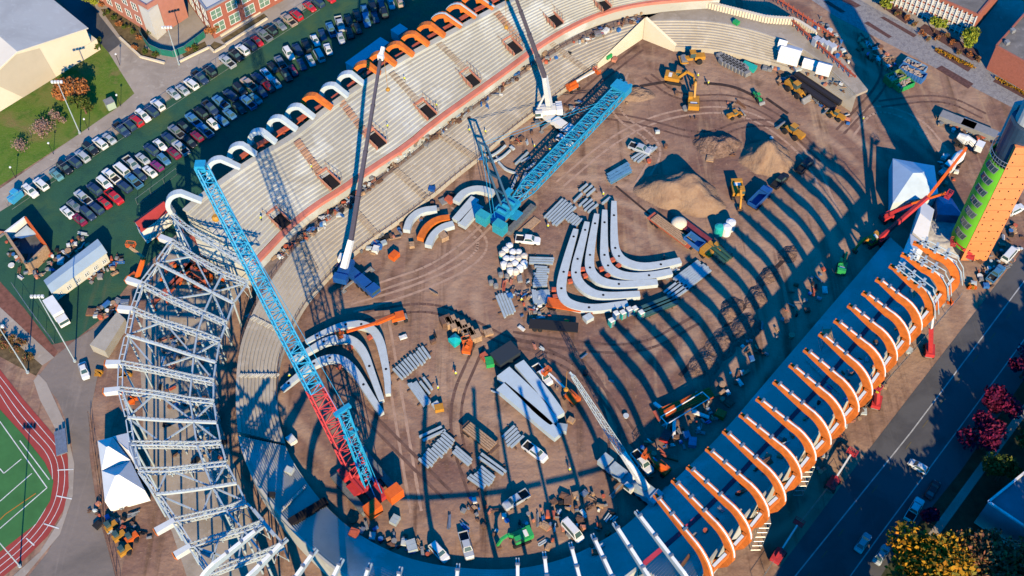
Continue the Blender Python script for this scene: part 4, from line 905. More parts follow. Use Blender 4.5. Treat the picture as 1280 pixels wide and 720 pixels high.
# left crawler: red mast section, blue boom
b1 = P(456, 606); tip = P(251, 208, 66); fa = math.atan2(tip.y - b1.y, tip.x - b1.x); o1 = b1
cr = T('crawler_crane', 'tall crawler crane with red base and long blue lattice boom reaching over the truss frame', 'crane', o1)
d, n, b = crawler(cr, o1, b1, fa, REDC, ORA, s=1.15)
ft = b + d * 2.2 + V((0, 0, 3.2)); bd = (tip - ft)
j1 = ft + bd * .30
mb = MB(); mb.lattice(ft, j1, 3.8, 2.6, 12, .20, w2=3.0, h2=2.4); mb.obj('boom_foot', REDC, cr, o1)
mb = MB(); mb.lattice(j1, tip, 2.9, 2.4, 40, .17, w2=1.9, h2=1.8); mb.box(tip, (1.8, 1.6, 1.6)); mb.obj('boom', BLUEC, cr, o1)
mb = MB(); mp = b - d * 2.0 + V((0, 0, 3.4)); mt = P(428, 513, 24); mb.lattice(mp, mt, 2.0, 1.2, 10, .16); mb.bar(mt - n * 1.8, mt + n * 1.8, .9, .8); mq = mp.lerp(mt, .7); mb.bar(mq - n * 1.6, mq + n * 1.6, .6, .6); mb.obj('mast', BLUEC, cr, o1)
mb = MB()
for s_ in (-.8, .8): mb.tube(mt + n * s_, tip + n * s_ * .6, .055, 4); mb.tube(mt + n * s_, b - d * 5.5 + n * s_ + V((0, 0, 3.5)), .09, 4)
mb.obj('pendant', BLUEC, cr, o1)
mb = MB(); hk = tip + d * 1.2; mb.tube(hk, (hk.x, hk.y, 52), .05, 4); mb.ball((hk.x, hk.y, 51), .8, n=8); mb.obj('hook_block', YEL, cr, o1)
# far blue crawler with boom laid low
b4 = P(636, 268); tp4 = P(776, 113, 3.0); fa4 = math.atan2(tp4.y - b4.y, tp4.x - b4.x); o4 = b4
cr4 = T('crawler_crane', 'blue crawler crane with its wide lattice boom laid low across the dirt', 'crane', o4)
d, n, b = crawler(cr4, o4, b4, fa4, BLUEC, mat('crane_teal', (0.03, 0.34, 0.42), .45, .12, 1.5), s=1.1)
bb = MB(); f4 = b + d * 2.5 + V((0, 0, 2.8)); g4 = f4 + (tp4 - f4) * .12
bb.lattice(f4, g4, 1.6, 1.4, 3, .16, w2=3.2, h2=2.6); bb.lattice(g4, tp4, 3.2, 2.6, 24, .17, w2=3.4, h2=2.6)
for k in range(40):
    t0 = g4.lerp(tp4, (k + .2) / 40) + V((0, 0, 1.15)); bb.bar(t0 - n * 1.5, t0 + n * 1.5, .16, .1)
for s_ in (-1, 1): bb.bar(g4 + n * s_ * 1.55 + V((0, 0, .5)), tp4 + n * s_ * 1.6 + V((0, 0, .5)), .35, .3)
bb.bar(g4 + n * 1.55 - V((0, 0, 1.2)), tp4 + n * 1.6 - V((0, 0, 1.2)), .5, .5)
bb.obj('boom', BLUEC, cr4, o4)
hd4 = MB(); hd4.box(tp4 + V((0, 0, .6)), (3.2, 4.6, 2.2), fa4)
for s_ in (-1.5, 0, 1.5): hd4.tube(tp4 + d * 1.8 + n * (s_ - .25) + V((0, 0, .6)), tp4 + d * 1.8 + n * (s_ + .25) + V((0, 0, .6)), 1.0, 12)
hd4.obj('boom_head', BLUEC, cr4, o4)
mb = MB(); m0 = b - d * 1.0 + V((0, 0, 3.4)); m1 = P(603, 180, 14)
for s_ in (-1.5, 1.5): mb.bar(m0 + n * s_, m1 + n * s_ * .9, .45, .45)
for t in (.25, .5, .75, 1): q = m0.lerp(m1, t); mb.bar(q - n * 1.5, q + n * 1.5, .4, .4)
mb.obj('gantry_mast', mat('mast_dark_blue', (0.03, 0.09, 0.15), .5), cr4, o4)
mb = MB(); c_ = P(746, 133, 5)
for s_ in (-.5, .5): mb.tube(m1 + n * s_, tp4.lerp(f4, .15) + n * s_ + V((0, 0, 1.6)), .06, 4); mb.tube(m1 + n * s_, b - d * 6 + n * s_ + V((0, 0, 4)), .07, 4)
mb.obj('pendant', BLUEC, cr4, o4)
mat4 = MB(); e1 = P(646, 297); e2 = P(672, 274); mat4.bar(e1 + V((0, 0, .15)), e2 + V((0, 0, .15)), 2.0, .3); single(mat4, 'crane_mat', WOOD, 'long timber mat along the near track of the far blue crane', 'mat', e1)
mat5 = MB(); e1 = P(613, 282); e2 = P(624, 273); mat5.bar(e1 + V((0, 0, .15)), e2 + V((0, 0, .15)), 2.2, .3); single(mat5, 'crane_mat', WOOD, 'short timber mat at the rear of the far blue crane', 'mat', e1)
mat6 = MB(); e1 = P(445, 556); e2 = P(480, 606); mat6.bar(e1 + V((0, 0, .2)), e2 + V((0, 0, .2)), 2.4, .4); single(mat6, 'crane_mat', mat('grey_mat', (0.12, 0.2, 0.22), .8, .15, 1), 'long grey timber mat right of the red crane base', 'mat', e1)
def truck_crane(base, ang, joint, tip, m_house, m_lo, m_hi, label, lat=False, strut=True, rz=None):
    """carrier with axles and outriggers, slewing house, telescopic boom"""
    o = V((base.x, base.y, 0)); r = T('mobile_crane', label, 'crane', o); d = V((math.cos(ang), math.sin(ang), 0)); n = V((-d.y, d.x, 0))
    mb = MB(); mb.bar(o - d * 6.5 + V((0, 0, 1.3)), o + d * 5.5 + V((0, 0, 1.3)), 2.6, .9); mb.box(o + d * 6.6 + V((0, 0, 1.7)), (2.2, 2.6, 1.7), ang); mb.bar(o + d * 1.5 + V((0, 0, 2.0)), o + d * 5 + V((0, 0, 2.0)), 2.3, .6); mb.obj('carrier', m_house, r, o)
    mb = MB(); mb.box(o + d * 7.3 + V((0, 0, 2.0)), (.9, 2.3, .8), ang); mb.obj('windshield', GLASS, r, o)
    for x in (-5.2, -3.6, -2.0, 2.4, 4.0, 5.6):
        for s_ in (-1, 1): mb = MB(); mb.tube(o + d * x + n * s_ * .95 + V((0, 0, .6)), o + d * x + n * s_ * 1.38 + V((0, 0, .6)), .6, 12); mb.obj('wheel', DARK, r, o)
    for x in (-6.2, 1.0):
        for s_ in (-1, 1):
            mb = MB(); mb.bar(o + d * x + n * s_ * 1.3 + V((0, 0, 1.0)), o + d * x + n * s_ * 4.3 + V((0, 0, 1.0)), .4, .4); e = o + d * x + n * s_ * 4.3; mb.tube(e, e + V((0, 0, 1.1)), .16, 6); mb.box(e + V((0, 0, .08)), (1.0, 1.0, .16), ang); mb.obj('outrigger', GREY, r, o)
    bd_ = V((tip.x - o.x, tip.y - o.y, 0)); bd_ = bd_.normalized() if bd_.length > .1 else d; bn = V((-bd_.y, bd_.x, 0)); ba = math.atan2(bd_.y, bd_.x)
    c = o - d * 2.5
    mb = MB(); mb.box(c - bd_ * 1.2 + V((0, 0, 2.6)), (5.6, 2.7, 1.5), ba); mb.obj('house', m_house, r, o)
    mb = MB(); mb.box(c - bd_ * 4.0 + V((0, 0, 2.7)), (1.6, 3.2, 1.9), ba); mb.obj('counterweight', m_house, r, o)
    mb = MB(); mb.box(c + bd_ * 1.4 + bn * 1.9 + V((0, 0, 2.9)), (1.9, 1.0, 1.7), ba); k = mb.obj('cab', m_lo, r, o)
    mb = MB(); mb.box(c + bd_ * 1.7 + bn * 1.9 + V((0, 0, 3.1)), (1.5, 1.06, 1.0), ba); mb.obj('window', GLASS, k, o)
    ft = c - bd_ * 1.5 + V((0, 0, 3.6))
    mb = MB(); mb.bar(ft, joint, 1.35, 1.5, w2=1.1, h2=1.2); mb.obj('boom', m_lo, r, o)
    mb = MB()
    if lat: mb.lattice(joint, tip, 1.2, 1.1, 22, .075, w2=.6, h2=.5)
    else:
        seg = 4
        for i in range(seg):
            p = joint.lerp(tip, i / seg); q = joint.lerp(tip, (i + 1) / seg); w = .92 - .11 * i; mb.bar(p, q, w, w * 1.1); mb.bar(q - (q - p).normalized() * .5, q, w * 1.15, w * 1.25)
    mb.obj('jib' if lat else 'boom_extension', m_hi, r, o)
    hdv = (tip - joint).normalized(); k_ = .45 if lat else 1; mb = MB(); mb.box(tip, (1.0 * k_, 1.2 * k_, 1.3 * k_), ba); mb.bar(tip, tip + hdv * 1.6 * k_ + bd_ * .8 * k_, .7 * k_, .9 * k_); mb.obj('boom_head', m_hi if lat else m_lo, r, o)
    mb = MB(); ln = tip + bd_ * 1.5; mb.tube(ln, (ln.x, ln.y, tip.z * .75), .045, 4); mb.ball((ln.x, ln.y, tip.z * .75 - .6), .55, n=8); mb.obj('hook_block', YEL, r, o)
    if strut: mb = MB(); mb.tube(c + bd_ * 1.6 + V((0, 0, 3)), ft.lerp(joint, .55), .3, 8); mb.obj('lift_cylinder', m_lo, r, o)
    return r
tc = truck_crane(P(444, 348), yaw(444, 348, 14, 12), P(439, 300, 8.5), P(476, 71, 42), DBLUE, WHITE, DGREY, 'blue mobile crane with a white-based dark telescopic boom standing against the west stand')
tc3 = truck_crane(P(688, 152), yaw(688, 152, 13, 9), P(681, 96, 17), P(640, -16, 44), TARP, WHITE, DGREY, 'white mobile crane with dark boom leaving the top edge of the picture')
tc5 = truck_crane(P(787, 606), yaw(787, 606, -14, -11), P(778, 566, 9), P(716, 470, 24), PSTEEL, LINE, PSTEEL, 'small pale crane with a grey lattice jib in the shade of the east stand', lat=True)
# ================================================================== machines
def wheels(root, o, d, n, xs, half, r=.7, w=.55, m=DARK):
    for x in xs:
        for s in (-1, 1): mb = MB(); c = o + d * x + n * s * half + V((0, 0, r)); mb.tube(c - n * w / 2, c + n * w / 2, r, 12); mb.obj('wheel', m, root, o)
def frame(u, v, du, dv):
    o = P(u, v); a = yaw(u, v, du, dv); d = V((math.cos(a), math.sin(a), 0)); return o, a, d, V((-d.y, d.x, 0))
Z = lambda h: V((0, 0, h))
def excavator(u, v, du, dv, m, label, s=1.0, reach=1.0):
    o, a, d, n = frame(u, v, du, dv); r = T('excavator', label, 'excavator', o)
    for k in (-1, 1):
        mb = MB(); c = o + n * 1.25 * k * s; pr = ((-2.2, .5), (-1.8, .05), (1.8, .05), (2.2, .5), (1.8, .95), (-1.8, .95)); mb.hexa([c + d * x * s - n * .32 * s + Z(z) for x, z in pr], [c + d * x * s + n * .32 * s + Z(z) for x, z in pr]); mb.obj('track', DARK, r, o)
    mb = MB(); mb.box(o - d * .6 * s + Z(1.6), (4.0 * s, 2.7 * s, 1.1), a); mb.box(o - d * 2.3 * s + Z(1.9), (1.0 * s, 2.6 * s, 1.4), a); mb.obj('house', m, r, o)
    mb = MB(); mb.box(o - d * 1.6 * s + Z(2.22), (1.4 * s, 1.6 * s, .1), a); mb.obj('engine_cover', TARP, r, o)
    mb = MB(); mb.box(o + d * .8 * s + n * .8 * s + Z(2.3), (1.6 * s, 1.0 * s, 1.7), a); cb = mb.obj('cab', m, r, o); mb = MB(); mb.box(o + d * .9 * s + n * .8 * s + Z(2.5), (1.5 * s, 1.06 * s, 1.0), a); mb.obj('window', GLASS, cb, o)
    p0 = o + d * 1.0 * s - n * .2 + Z(1.9); p1 = o + d * 3.4 * s * reach - n * .2 + Z(4.6 * s); p2 = o + d * 5.6 * s * reach - n * .2 + Z(3.6 * s); p3 = o + d * 6.6 * s * reach - n * .2 + Z(1.2)
    mb = MB(); mb.bar(p0, p1, .5, .7); mb.bar(p1, p2, .5, .6); mb.obj('boom', m, r, o)
    mb = MB(); mb.bar(p2 - d * .4 + Z(.3), p3, .4, .5); mb.obj('stick', m, r, o)
    mb = MB(); mb.hexa([p3 + n * .6 + d * .3, p3 - n * .6 + d * .3, p3 - n * .6 - d * .7 - Z(.2), p3 + n * .6 - d * .7 - Z(.2)], [p3 + n * .6 + d * .1 - Z(.9), p3 - n * .6 + d * .1 - Z(.9), p3 - n * .6 - d * .5 - Z(1.0), p3 + n * .6 - d * .5 - Z(1.0)]); mb.obj('bucket', DWOOD, r, o)
    return r
def loader(u, v, du, dv, m, label, s=1.0, roller=False):
    o, a, d, n = frame(u, v, du, dv); r = T('roller' if roller else 'wheel_loader', label, 'roller' if roller else 'loader', o)
    wheels(r, o, d, n, (-1.7 * s,) if roller else (-1.6 * s, 1.5 * s), 1.1 * s, .75 * s, .6 * s)
    mb = MB(); mb.box(o - d * 1.9 * s + Z(1.5 * s), (2.6 * s, 1.6 * s, 1.0 * s), a); mb.box(o + d * .9 * s + Z(1.2 * s), (2.2 * s, 1.1 * s, .7 * s), a); mb.obj('body', m, r, o)
    mb = MB(); mb.box(o - d * .1 * s + Z(2.4 * s), (1.3 * s, 1.3 * s, 1.4 * s), a); cb = mb.obj('cab', GLASS, r, o); mb = MB(); mb.box(o - d * .1 * s + Z(3.15 * s), (1.5 * s, 1.5 * s, .12), a); mb.obj('roof', m, cb, o)
    mb = MB()
    if roller: c = o + d * 1.9 * s + Z(.8 * s); mb.tube(c - n * 1.1 * s, c + n * 1.1 * s, .8 * s, 16); mb.obj('drum', GSTEEL, r, o); f = MB(); [f.bar(c - d * .9 * s + n * k * 1.25 * s, c + d * .9 * s + n * k * 1.25 * s, .2, .4) for k in (-1, 1)]; f.bar(c + d * s - n * 1.3 * s, c + d * s + n * 1.3 * s, .3, .4); f.obj('drum_frame', m, r, o)
    else:
        for k in (-.5, .5): mb.bar(o + d * 1.2 * s + n * k * s + Z(1.5 * s), o + d * 3.0 * s + n * k * s + Z(.6 * s), .2, .35)
        mb.obj('lift_arm', m, r, o); mb = MB(); c = o + d * 3.4 * s; mb.hexa([c - n * 1.4 * s + Z(.1), c + n * 1.4 * s + Z(.1), c + n * 1.4 * s + d * .9 * s + Z(.15), c - n * 1.4 * s + d * .9 * s + Z(.15)], [c - n * 1.4 * s - d * .2 + Z(1.2 * s), c + n * 1.4 * s - d * .2 + Z(1.2 * s), c + n * 1.4 * s + d * .1 + Z(1.2 * s), c - n * 1.4 * s + d * .1 + Z(1.2 * s)]); mb.obj('bucket', GREY, r, o)
    return r
def lift(u, v, du, dv, m, label, tip=None, tipz=8.0, joint=None, jz=6.0, mb2=None, spider=False):
    """self-propelled boom lift: chassis, turret, boom and basket"""
    o, a, d, n = frame(u, v, du, dv); r = T('boom_lift', label, 'boom lift', o); z0 = 0
    mb = MB(); mb.box(o + Z(.75), (3.4, 1.5, .6), a); mb.obj('chassis', GREY if not spider else m, r, o)
    wheels(r, o, d, n, (-1.2, 1.2), .95, .5, .4)
    mb = MB(); mb.box(o - d * .4 + Z(1.55), (3.0, 1.9, 1.1), a); mb.obj('turret', m, r, o)
    st = o - d * 1.2 + Z(2.2); mb = MB()
    if tip is None: tp_ = o + d * 7.0 + Z(2.6); mb.bar(st, o + d * 1.0 + Z(2.45), .5, .6); mb.obj('boom', m, r, o); mb = MB(); mb.bar(o + d * 1.0 + Z(2.45), tp_, .32, .4); mb.obj('boom_extension', mb2 or WHITE, r, o)
    else:
        jj = P(joint[0], joint[1], jz) if joint else st.lerp(P(tip[0], tip[1], tipz), .5); tp_ = P(tip[0], tip[1], tipz)
        mb.bar(st, jj, .75, .85); mb.obj('boom', m, r, o); mb = MB(); mb.bar(jj, tp_, .5, .55); mb.obj('boom_extension', mb2 or m, r, o)
    e = (tp_ - o); e.z = 0; e.normalize(); f = V((-e.y, e.x, 0)); c = tp_ + e * .8; mb = MB()
    mb.box(c - Z(.5), (1.1, 2.0, .12), math.atan2(e.y, e.x))
    cs = [c + e * x + f * y for x, y in ((-.55, -1), (.55, -1), (.55, 1), (-.55, 1))]
    for i in range(4): mb.tube(cs[i] - Z(.5), cs[i] + Z(.6), .06, 4); mb.tube(cs[i] + Z(.6), cs[(i + 1) % 4] + Z(.6), .06, 4); mb.tube(cs[i] + Z(.05), cs[(i + 1) % 4] + Z(.05), .05, 4)
    mb.obj('basket', m, r, o)
    return r
def dumper(u, v, du, dv, m, label, cabm=None):
    o, a, d, n = frame(u, v, du, dv); r = T('dump_truck', label, 'dump truck', o); wheels(r, o, d, n, (-2.6, -1.3, 2.4), 1.05, .52, .5)
    mb = MB(); mb.bar(o - d * 3.4 + Z(.9), o + d * 3.4 + Z(.9), 1.0, .4); mb.obj('frame', DARK, r, o)
    mb = MB(); mb.box(o + d * 2.1 + Z(1.9), (1.5, 2.4, 1.9), a); mb.box(o + d * 3.3 + Z(1.5), (1.3, 1.9, 1.1), a); cb = mb.obj('cab', cabm or m, r, o); mb = MB(); mb.box(o + d * 2.5 + Z(2.3), (.8, 2.2, .7), a); mb.obj('windshield', GLASS, cb, o)
    mb = MB(); c = o - d * 1.3
    mb.box(c + Z(1.3), (4.6, 2.3, .15), a)
    for k in (-1, 1): mb.box(c + n * 1.2 * k + Z(2.0), (4.7, .14, 1.4), a); mb.box(c + d * 2.3 * k + Z(2.0 if k > 0 else 1.85), (.14, 2.3, 1.4 if k > 0 else 1.1), a)
    mb.obj('bed', m, r, o); return r
def flatbed(u, v, du, dv, L, m, label, load=None):
    o, a, d, n = frame(u, v, du, dv); r = T('flatbed_trailer', label, 'trailer', o); wheels(r, o, d, n, (-L * .38, -L * .27), 1.0, .5, .5)
    mb = MB(); mb.box(o + Z(1.25), (L, 2.6, .28), a); mb.obj('deck', m, r, o)
    if load:
        q = MB()
        for k in range(5): q.bar(o - d * L * .42 + n * (-1.0 + .5 * k) + Z(1.55), o + d * L * .42 + n * (-1.0 + .5 * k) + Z(1.55), .38, .3)
        single(q, 'timber_load', load, 'load of timbers on the ' + label, 'timber', o)
    return r
excavator(866, 132, 0, -12, YEL, 'yellow excavator with raised arm in the far dirt, nearest the camera of two', 1.08, .9)
excavator(843, 102, 12, 2, YEL, 'yellow excavator facing right beside the pipe trench at the far end', .95, .9)
excavator(921, 243, 2, 10, YEL, 'yellow excavator standing between the sand pile and the blue dump truck', 1.05, .8)
excavator(1088, 305, -10, 6, YEL, 'yellow mini excavator in the shade near the red boom lifts', .8)
excavator(650, 675, -10, 4, GRN, 'bright green excavator at the south edge of the pit', .9, .8)
excavator(1051, 338, 2, -9, GRN, 'small green machine below the yellow mini excavator', .75, .8)
excavator(1232, 300, 4, -9, ORA, 'orange excavator right of the tower', .95, .9) if False else None
loader(864, 77, -12, 1, YEL, 'yellow soil compactor at the foot of the far stand', 1.1, True)
loader(990, 168, -9, -6, YEL, 'yellow wheel loader beside the far small sand pile', 1.05)
loader(994, 116, 9, 7, YEL, 'yellow wheel loader beside the black culvert pipes', 1.1)
loader(918, 146, 9, -3, YEL, 'small yellow loader in the middle of the far dirt', .7)
loader(895, 312, 9, 5, YEL, 'small dark and yellow loader below the sand pile', .7)
loader(947, 124, 7, 9, GRN, 'small green skid loader at the end of the far trench', .6)
loader(1044, 147, -8, -4, YEL, 'orange loader with clutter near the end of the far stand', .8)
dumper(949, 252, 10, -10, DBLUE, 'blue dump truck right of the yellow excavator'); dumper(872, 312, 8, 6, BLUP, 'blue and yellow dumper beside the red trailer', YEL)
lift(500, 400, 12, -3, ORA, 'orange telescopic handler with its boom over the hooked beams', (428, 416), 4.5, (470, 404), 3.6)
lift(714, 500, -10, -9, ORA, 'orange boom lift folded beside the tapered white beams', None)
lift(1102, 302, 10, -6, REDC, 'red boom lift with the longest raised arm pointing at the tower', (1209, 184), 26, (1160, 246), 15, ORA, True)
lift(1108, 275, 10, -4, REDC, 'red boom lift with the shorter raised arm behind the longest one', (1182, 241), 17, (1140, 254), 10, ORA, True)
lift(1160, 441, 0, -10, REDC, 'red boom lift with a vertical white arm outside the east arches', (1167, 385), 19, (1164, 410), 10, WHITE)
lift(1094, 505, 2, -10, REDC, 'red boom lift with a yellow arm outside the east arches', (1099, 480), 14, (1097, 490), 8, LIME)
lift(1040, 607, 9, -14, REDC, 'red boom lift with folded white arm on the dark verge, upper of two', None); lift(972, 697, 9, -14, REDC, 'red boom lift with folded white arm on the dark verge, lower of two', None)
lift(1060, 583, -9, 14, REDC, 'red boom lift tail section near the kerb', None) if False else None
lift(826, 588, -8, -7, ORA, 'orange boom lift behind the white pickup in the east shade', (812, 570), 3.0, (819, 579), 3)
lift(716, 112, 8, -4, ORA, 'orange boom lift at the foot of the west stand', None) ; lift(585, 437, 2, -8, ORA, 'orange boom lift basket machine left of the barrels', (584, 428), 2.5, (585, 432), 2.5)
lift(170, 352, -9, -8, ORA, 'orange boom lift with a long tan arm left of the trusses', (162, 309), 9, (180, 322), 7, WOOD)
lift(1212, 320, 4, -10, REDC, 'red boom lift at the foot of the tower', (1196, 303), 4, (1204, 310), 4)
flatbed(838, 292, 12, 9, 13, REDO, 'red flatbed trailer right of the curved beams', WOOD); flatbed(866, 293, 12, 9, 11, mat('maroon_deck', (0.22, .04, .05), .7, .2, 1), 'maroon flatbed trailer beside the red one')
flatbed(857, 508, 14, -6, 15, REDO, 'red gantry trailer framed by white arms in the east shade', ORA); flatbed(692, 411, 12, 1, 11, DARK, 'dark flatbed trailer above the pickup'); flatbed(600, 550, 10, 8, 9, DWOOD, 'loaded brown trailer between the I-beam bundles', WOOD)
flatbed(705, 385, 12, 2, 8, ORA, 'orange flat trailer below the curved beams')
# white gantry frame round the red trailer
mb = MB(); c = [P(826, 521, 2.5), P(878, 490, 2.5), P(887, 498, 2.5), P(834, 530, 2.5)]; oo = V((c[0].x, c[0].y, 0)); gr = T('gantry_frame', 'white pipe frame standing round the red trailer in the east shade', 'frame', oo)
for i in range(4): mb.tube(c[i], c[(i + 1) % 4], .14, 5)
mb.obj('top_rail', WHITE, gr, oo)
for i in range(4): q = MB(); q.tube((c[i].x, c[i].y, 0), c[i], .12, 5); q.obj('leg', WHITE, gr, oo)
for a, b in (((865, 514), (886, 522)), ((843, 525), (842, 548)), ((826, 510), (818, 504))): q = MB(); q.bar(P(*a, 1.5), P(*b, .4), .7, .5); q.obj('stabiliser', WHITE, gr, oo)
# ================================================================== buildings
def block(pix, z, h, name, label, cat, wall, roof, parapet=.5, zr=None, rim=None):
    """flat-roofed building from its roof outline as seen, z = roof height"""
    pts = [P(u, v, h) for u, v in pix]; o = V((pts[0].x, pts[0].y, 0)); r = T(name, label, cat, o)
    mb = MB(); mb.prism([(p.x, p.y) for p in pts], 0, h); mb.obj('wall', wall, r, o)
    c = sum(pts, V((0, 0, 0))) / len(pts); mb = MB(); mb.poly([p.lerp(c, .01) + Z(.06) for p in pts]); rf = mb.obj('roof', roof, r, o)
    if parapet:
        mb = MB(); n = len(pts)
        for i in range(n): mb.bar(pts[i] + Z(.2), pts[(i + 1) % n] + Z(.2), .45, parapet)
        mb.obj('parapet', rim or wall, r, o)
    return r, o, pts
def wins(r, o, a, b, h0, h1, n, cols=1, m=GLASS, fm=WHITE, gap=.25, mull=1, name='window'):
    """row of n windows on the wall from a to b (world points), between heights h0 and h1"""
    d = (b - a); L = d.length; d.normalize(); nn = V((d.y, -d.x, 0)); mid = (a + b) / 2
    if (C0 - mid).dot(nn) < 0: nn = -nn
    for i in range(n):
        s = L * (i + gap / 2) / n; e = L * (i + 1 - gap / 2) / n; p = a + d * s + nn * .05; q = a + d * e + nn * .05
        mb = MB(); mb.poly([V((p.x, p.y, h0)), V((q.x, q.y, h0)), V((q.x, q.y, h1)), V((p.x, p.y, h1))]); w = mb.obj(name, m, r, o)
        f = MB()
        for z in (h0, h1): f.bar(V((p.x, p.y, z)) + nn * .04, V((q.x, q.y, z)) + nn * .04, .12, .14)
        for t in [k / (mull + 1) for k in range(mull + 2)]: x = p.lerp(q, t) + nn * .04; f.bar(V((x.x, x.y, h0)), V((x.x, x.y, h1)), .1, .12)
        f.bar(V((p.x, p.y, (h0 + h1) / 2)) + nn * .04, V((q.x, q.y, (h0 + h1) / 2)) + nn * .04, .09, .1)
        f.obj('frame', fm, w, o)
# big gabled white building
A = P(43, 113); B = P(119, 66); o = V((B.x, B.y, 0)); C_ = A * 2 - B; dep = (P(64, 0, 8.6) - P(107, 35, 8.6)); dep.z = 0; dep = dep.normalized() * 60
bw = T('hall', 'large cream gabled hall with a grey roof above the green lawn', 'building', o); ev, ap = 8.6, 13.6
mb = MB(); mb.add([B, A, C_, C_ + Z(ev), A + Z(ap), B + Z(ev)], [[0, 1, 2, 3, 4, 5]]); mb.add([B, B + Z(ev), B + dep + Z(ev), B + dep], [[0, 1, 2, 3]]); mb.add([B + dep, A + dep, C_ + dep, C_ + dep + Z(ev), A + dep + Z(ap), B + dep + Z(ev)], [[0, 1, 2, 3, 4, 5]]); mb.obj('wall', CREAM, bw, o)
e_ = (B - A).normalized() * .5; f_ = -dep.normalized() * .6; mb = MB()
mb.hexa([B + e_ + Z(ev - .1) + f_, A + Z(ap + .1) + f_, A + Z(ap + .1) + dep, B + e_ + Z(ev - .1) + dep], [B + e_ + Z(ev + .2) + f_, A + Z(ap + .4) + f_, A + Z(ap + .4) + dep, B + e_ + Z(ev + .2) + dep]); mb.obj('roof', ROOFG, bw, o)
mb = MB(); mb.hexa([C_ - e_ + Z(ev - .1) + f_, A + Z(ap + .1) + f_, A + Z(ap + .1) + dep, C_ - e_ + Z(ev - .1) + dep], [C_ - e_ + Z(ev + .2) + f_, A + Z(ap + .4) + f_, A + Z(ap + .4) + dep, C_ - e_ + Z(ev + .2) + dep]); mb.obj('roof', mat('lit_slope_roof', (0.72, .66, .55), .7, .06, .1), bw, o)  # left slope coloured lighter for the sun falling on it
nn = -dep.normalized() * .06; b0 = P(68, 94) ; t_ = lambda f: A.lerp(B, f)
mb = MB(); mb.poly([t_(.35) + nn, t_(-.18) + nn, t_(-.50) + nn + Z(ev + 1.6), t_(-.02) + nn + Z(ap - .7), t_(.30) + nn + Z(ap - 2.8)]); mb.obj('wall_panel', mat('beige_panel', (.50, .43, .32), .85, .06, .2), bw, o)
lw = MB(); p = P(105, 62); lw.box((p.x, p.y, 1.9), (6, 7, 3.8), math.atan2((B - A).y, (B - A).x)); single(lw, 'annex', CREAM, 'small cream annex against the right end of the cream hall', 'building', V((p.x, p.y, 0)))
# brick building top centre
r, o, pts = block([(258, 13), (352, -38), (300, -70), (218, -42)], 0, 10, 'brick_building', 'red brick building with green windows and pale flat roof beside the sidewalk', 'building', BRICK, mat('pale_roof', (.62, .60, .54), .8, .08, .1), .5, rim=mat('grey_coping', (.25, .26, .30), .6, .1, .5))
g_ = [V((p.x, p.y, 0)) for p in pts]
wins(r, o, g_[0], g_[1], 1.5, 4.6, 5, m=GGLASS, gap=.35); wins(r, o, g_[0], g_[1], 6, 9, 5, m=GGLASS, gap=.35); wins(r, o, g_[0], g_[3], 1.5, 4.6, 4, m=GLASS, gap=.45); wins(r, o, g_[0], g_[3], 6, 9, 4, m=GLASS, gap=.45)
r, o, pts = block([(183, 8), (224, -18), (150, -70), (108, -38)], 0, 11, 'brick_building', 'pinkish brick building with a chamfered white corner at the top edge', 'building', mat('pink_brick', (.45, .19, .14), .85, .1, .6), ROOFG, .5)
g_ = [V((p.x, p.y, 0)) for p in pts]
mb = MB(); e0 = g_[0].lerp(g_[3], .16); e1 = g_[0].lerp(g_[1], .3); nrm = ((C0 - g_[0]) * V((1, 1, 0))); nrm = V((C0.x - g_[0].x, C0.y - g_[0].y, 0)).normalized() * .25
mb.hexa([e0 + nrm, g_[0] + nrm * 4, e1 + nrm, g_[0] - nrm], [e0 + nrm + Z(9.8), g_[0] + nrm * 4 + Z(9.8), e1 + nrm + Z(9.8), g_[0] - nrm + Z(9.8)]); mb.obj('corner_bay', mat('white_render', (.62, .60, .55), .8, .06, .4), r, o)
wins(r, o, g_[0], g_[3], 2, 4.5, 6, m=GLASS, gap=.5); wins(r, o, g_[0], g_[3], 6.5, 9, 6, m=GLASS, gap=.5)
for k, (pth, l) in enumerate((([(276, 46), (330, 13)], 'low cream retaining wall along the green-windowed brick building'), ([(282, 57), (334, 24)], 'low cream kerb wall beside the sidewalk, upper right of the netting'), ([(225, 78), (262, 60), (268, 66), (282, 58)], 'low cream kerb wall below the green netting'), ([(150, 48), (176, 72), (206, 80)], 'low cream kerb wall round the planting bed'))):
    mb = MB(); pts = [P(*q) for q in pth]
    for p, q in zip(pts, pts[1:]): mb.bar(p + Z(.3), q + Z(.3), .55, .6)
    single(mb, 'low_wall', CREAM, l, 'wall', pts[0])
# brick buildings top right
r, o, pts = block([(1222, 19), (1258, -24), (1130, -70), (1094, -36)], 0, 8.0, 'brick_building', 'brick building with rows of white window bays at the top right', 'building', BRICK, ROOFB, .4)
g_ = [V((p.x, p.y, 0)) for p in pts]
for z in (.8, 3.1, 5.4): wins(r, o, g_[0], g_[3], z, z + 1.5, 22, m=mat('grey_blind', (.42, .40, .38), .5, .25, .6), gap=.3, mull=0)
mb = MB(); d = (g_[3] - g_[0]); nn = V((d.y, -d.x, 0)).normalized(); nn = nn if (C0 - g_[0]).dot(nn) > 0 else -nn
for i in range(23): p = g_[0].lerp(g_[3], i / 22) + nn * .2; mb.box((p.x, p.y, 3.9), (.28, .4, 7.6), math.atan2(d.y, d.x))
mb.obj('pilaster', LINE, r, o)
r, o, pts = block([(1245, 58), (1300, -4), (1420, 60), (1365, 125)], 0, 8, 'brick_building', 'brick building with a dark gravel roof cut by the right edge', 'building', BRICK, ROOFB, .4)
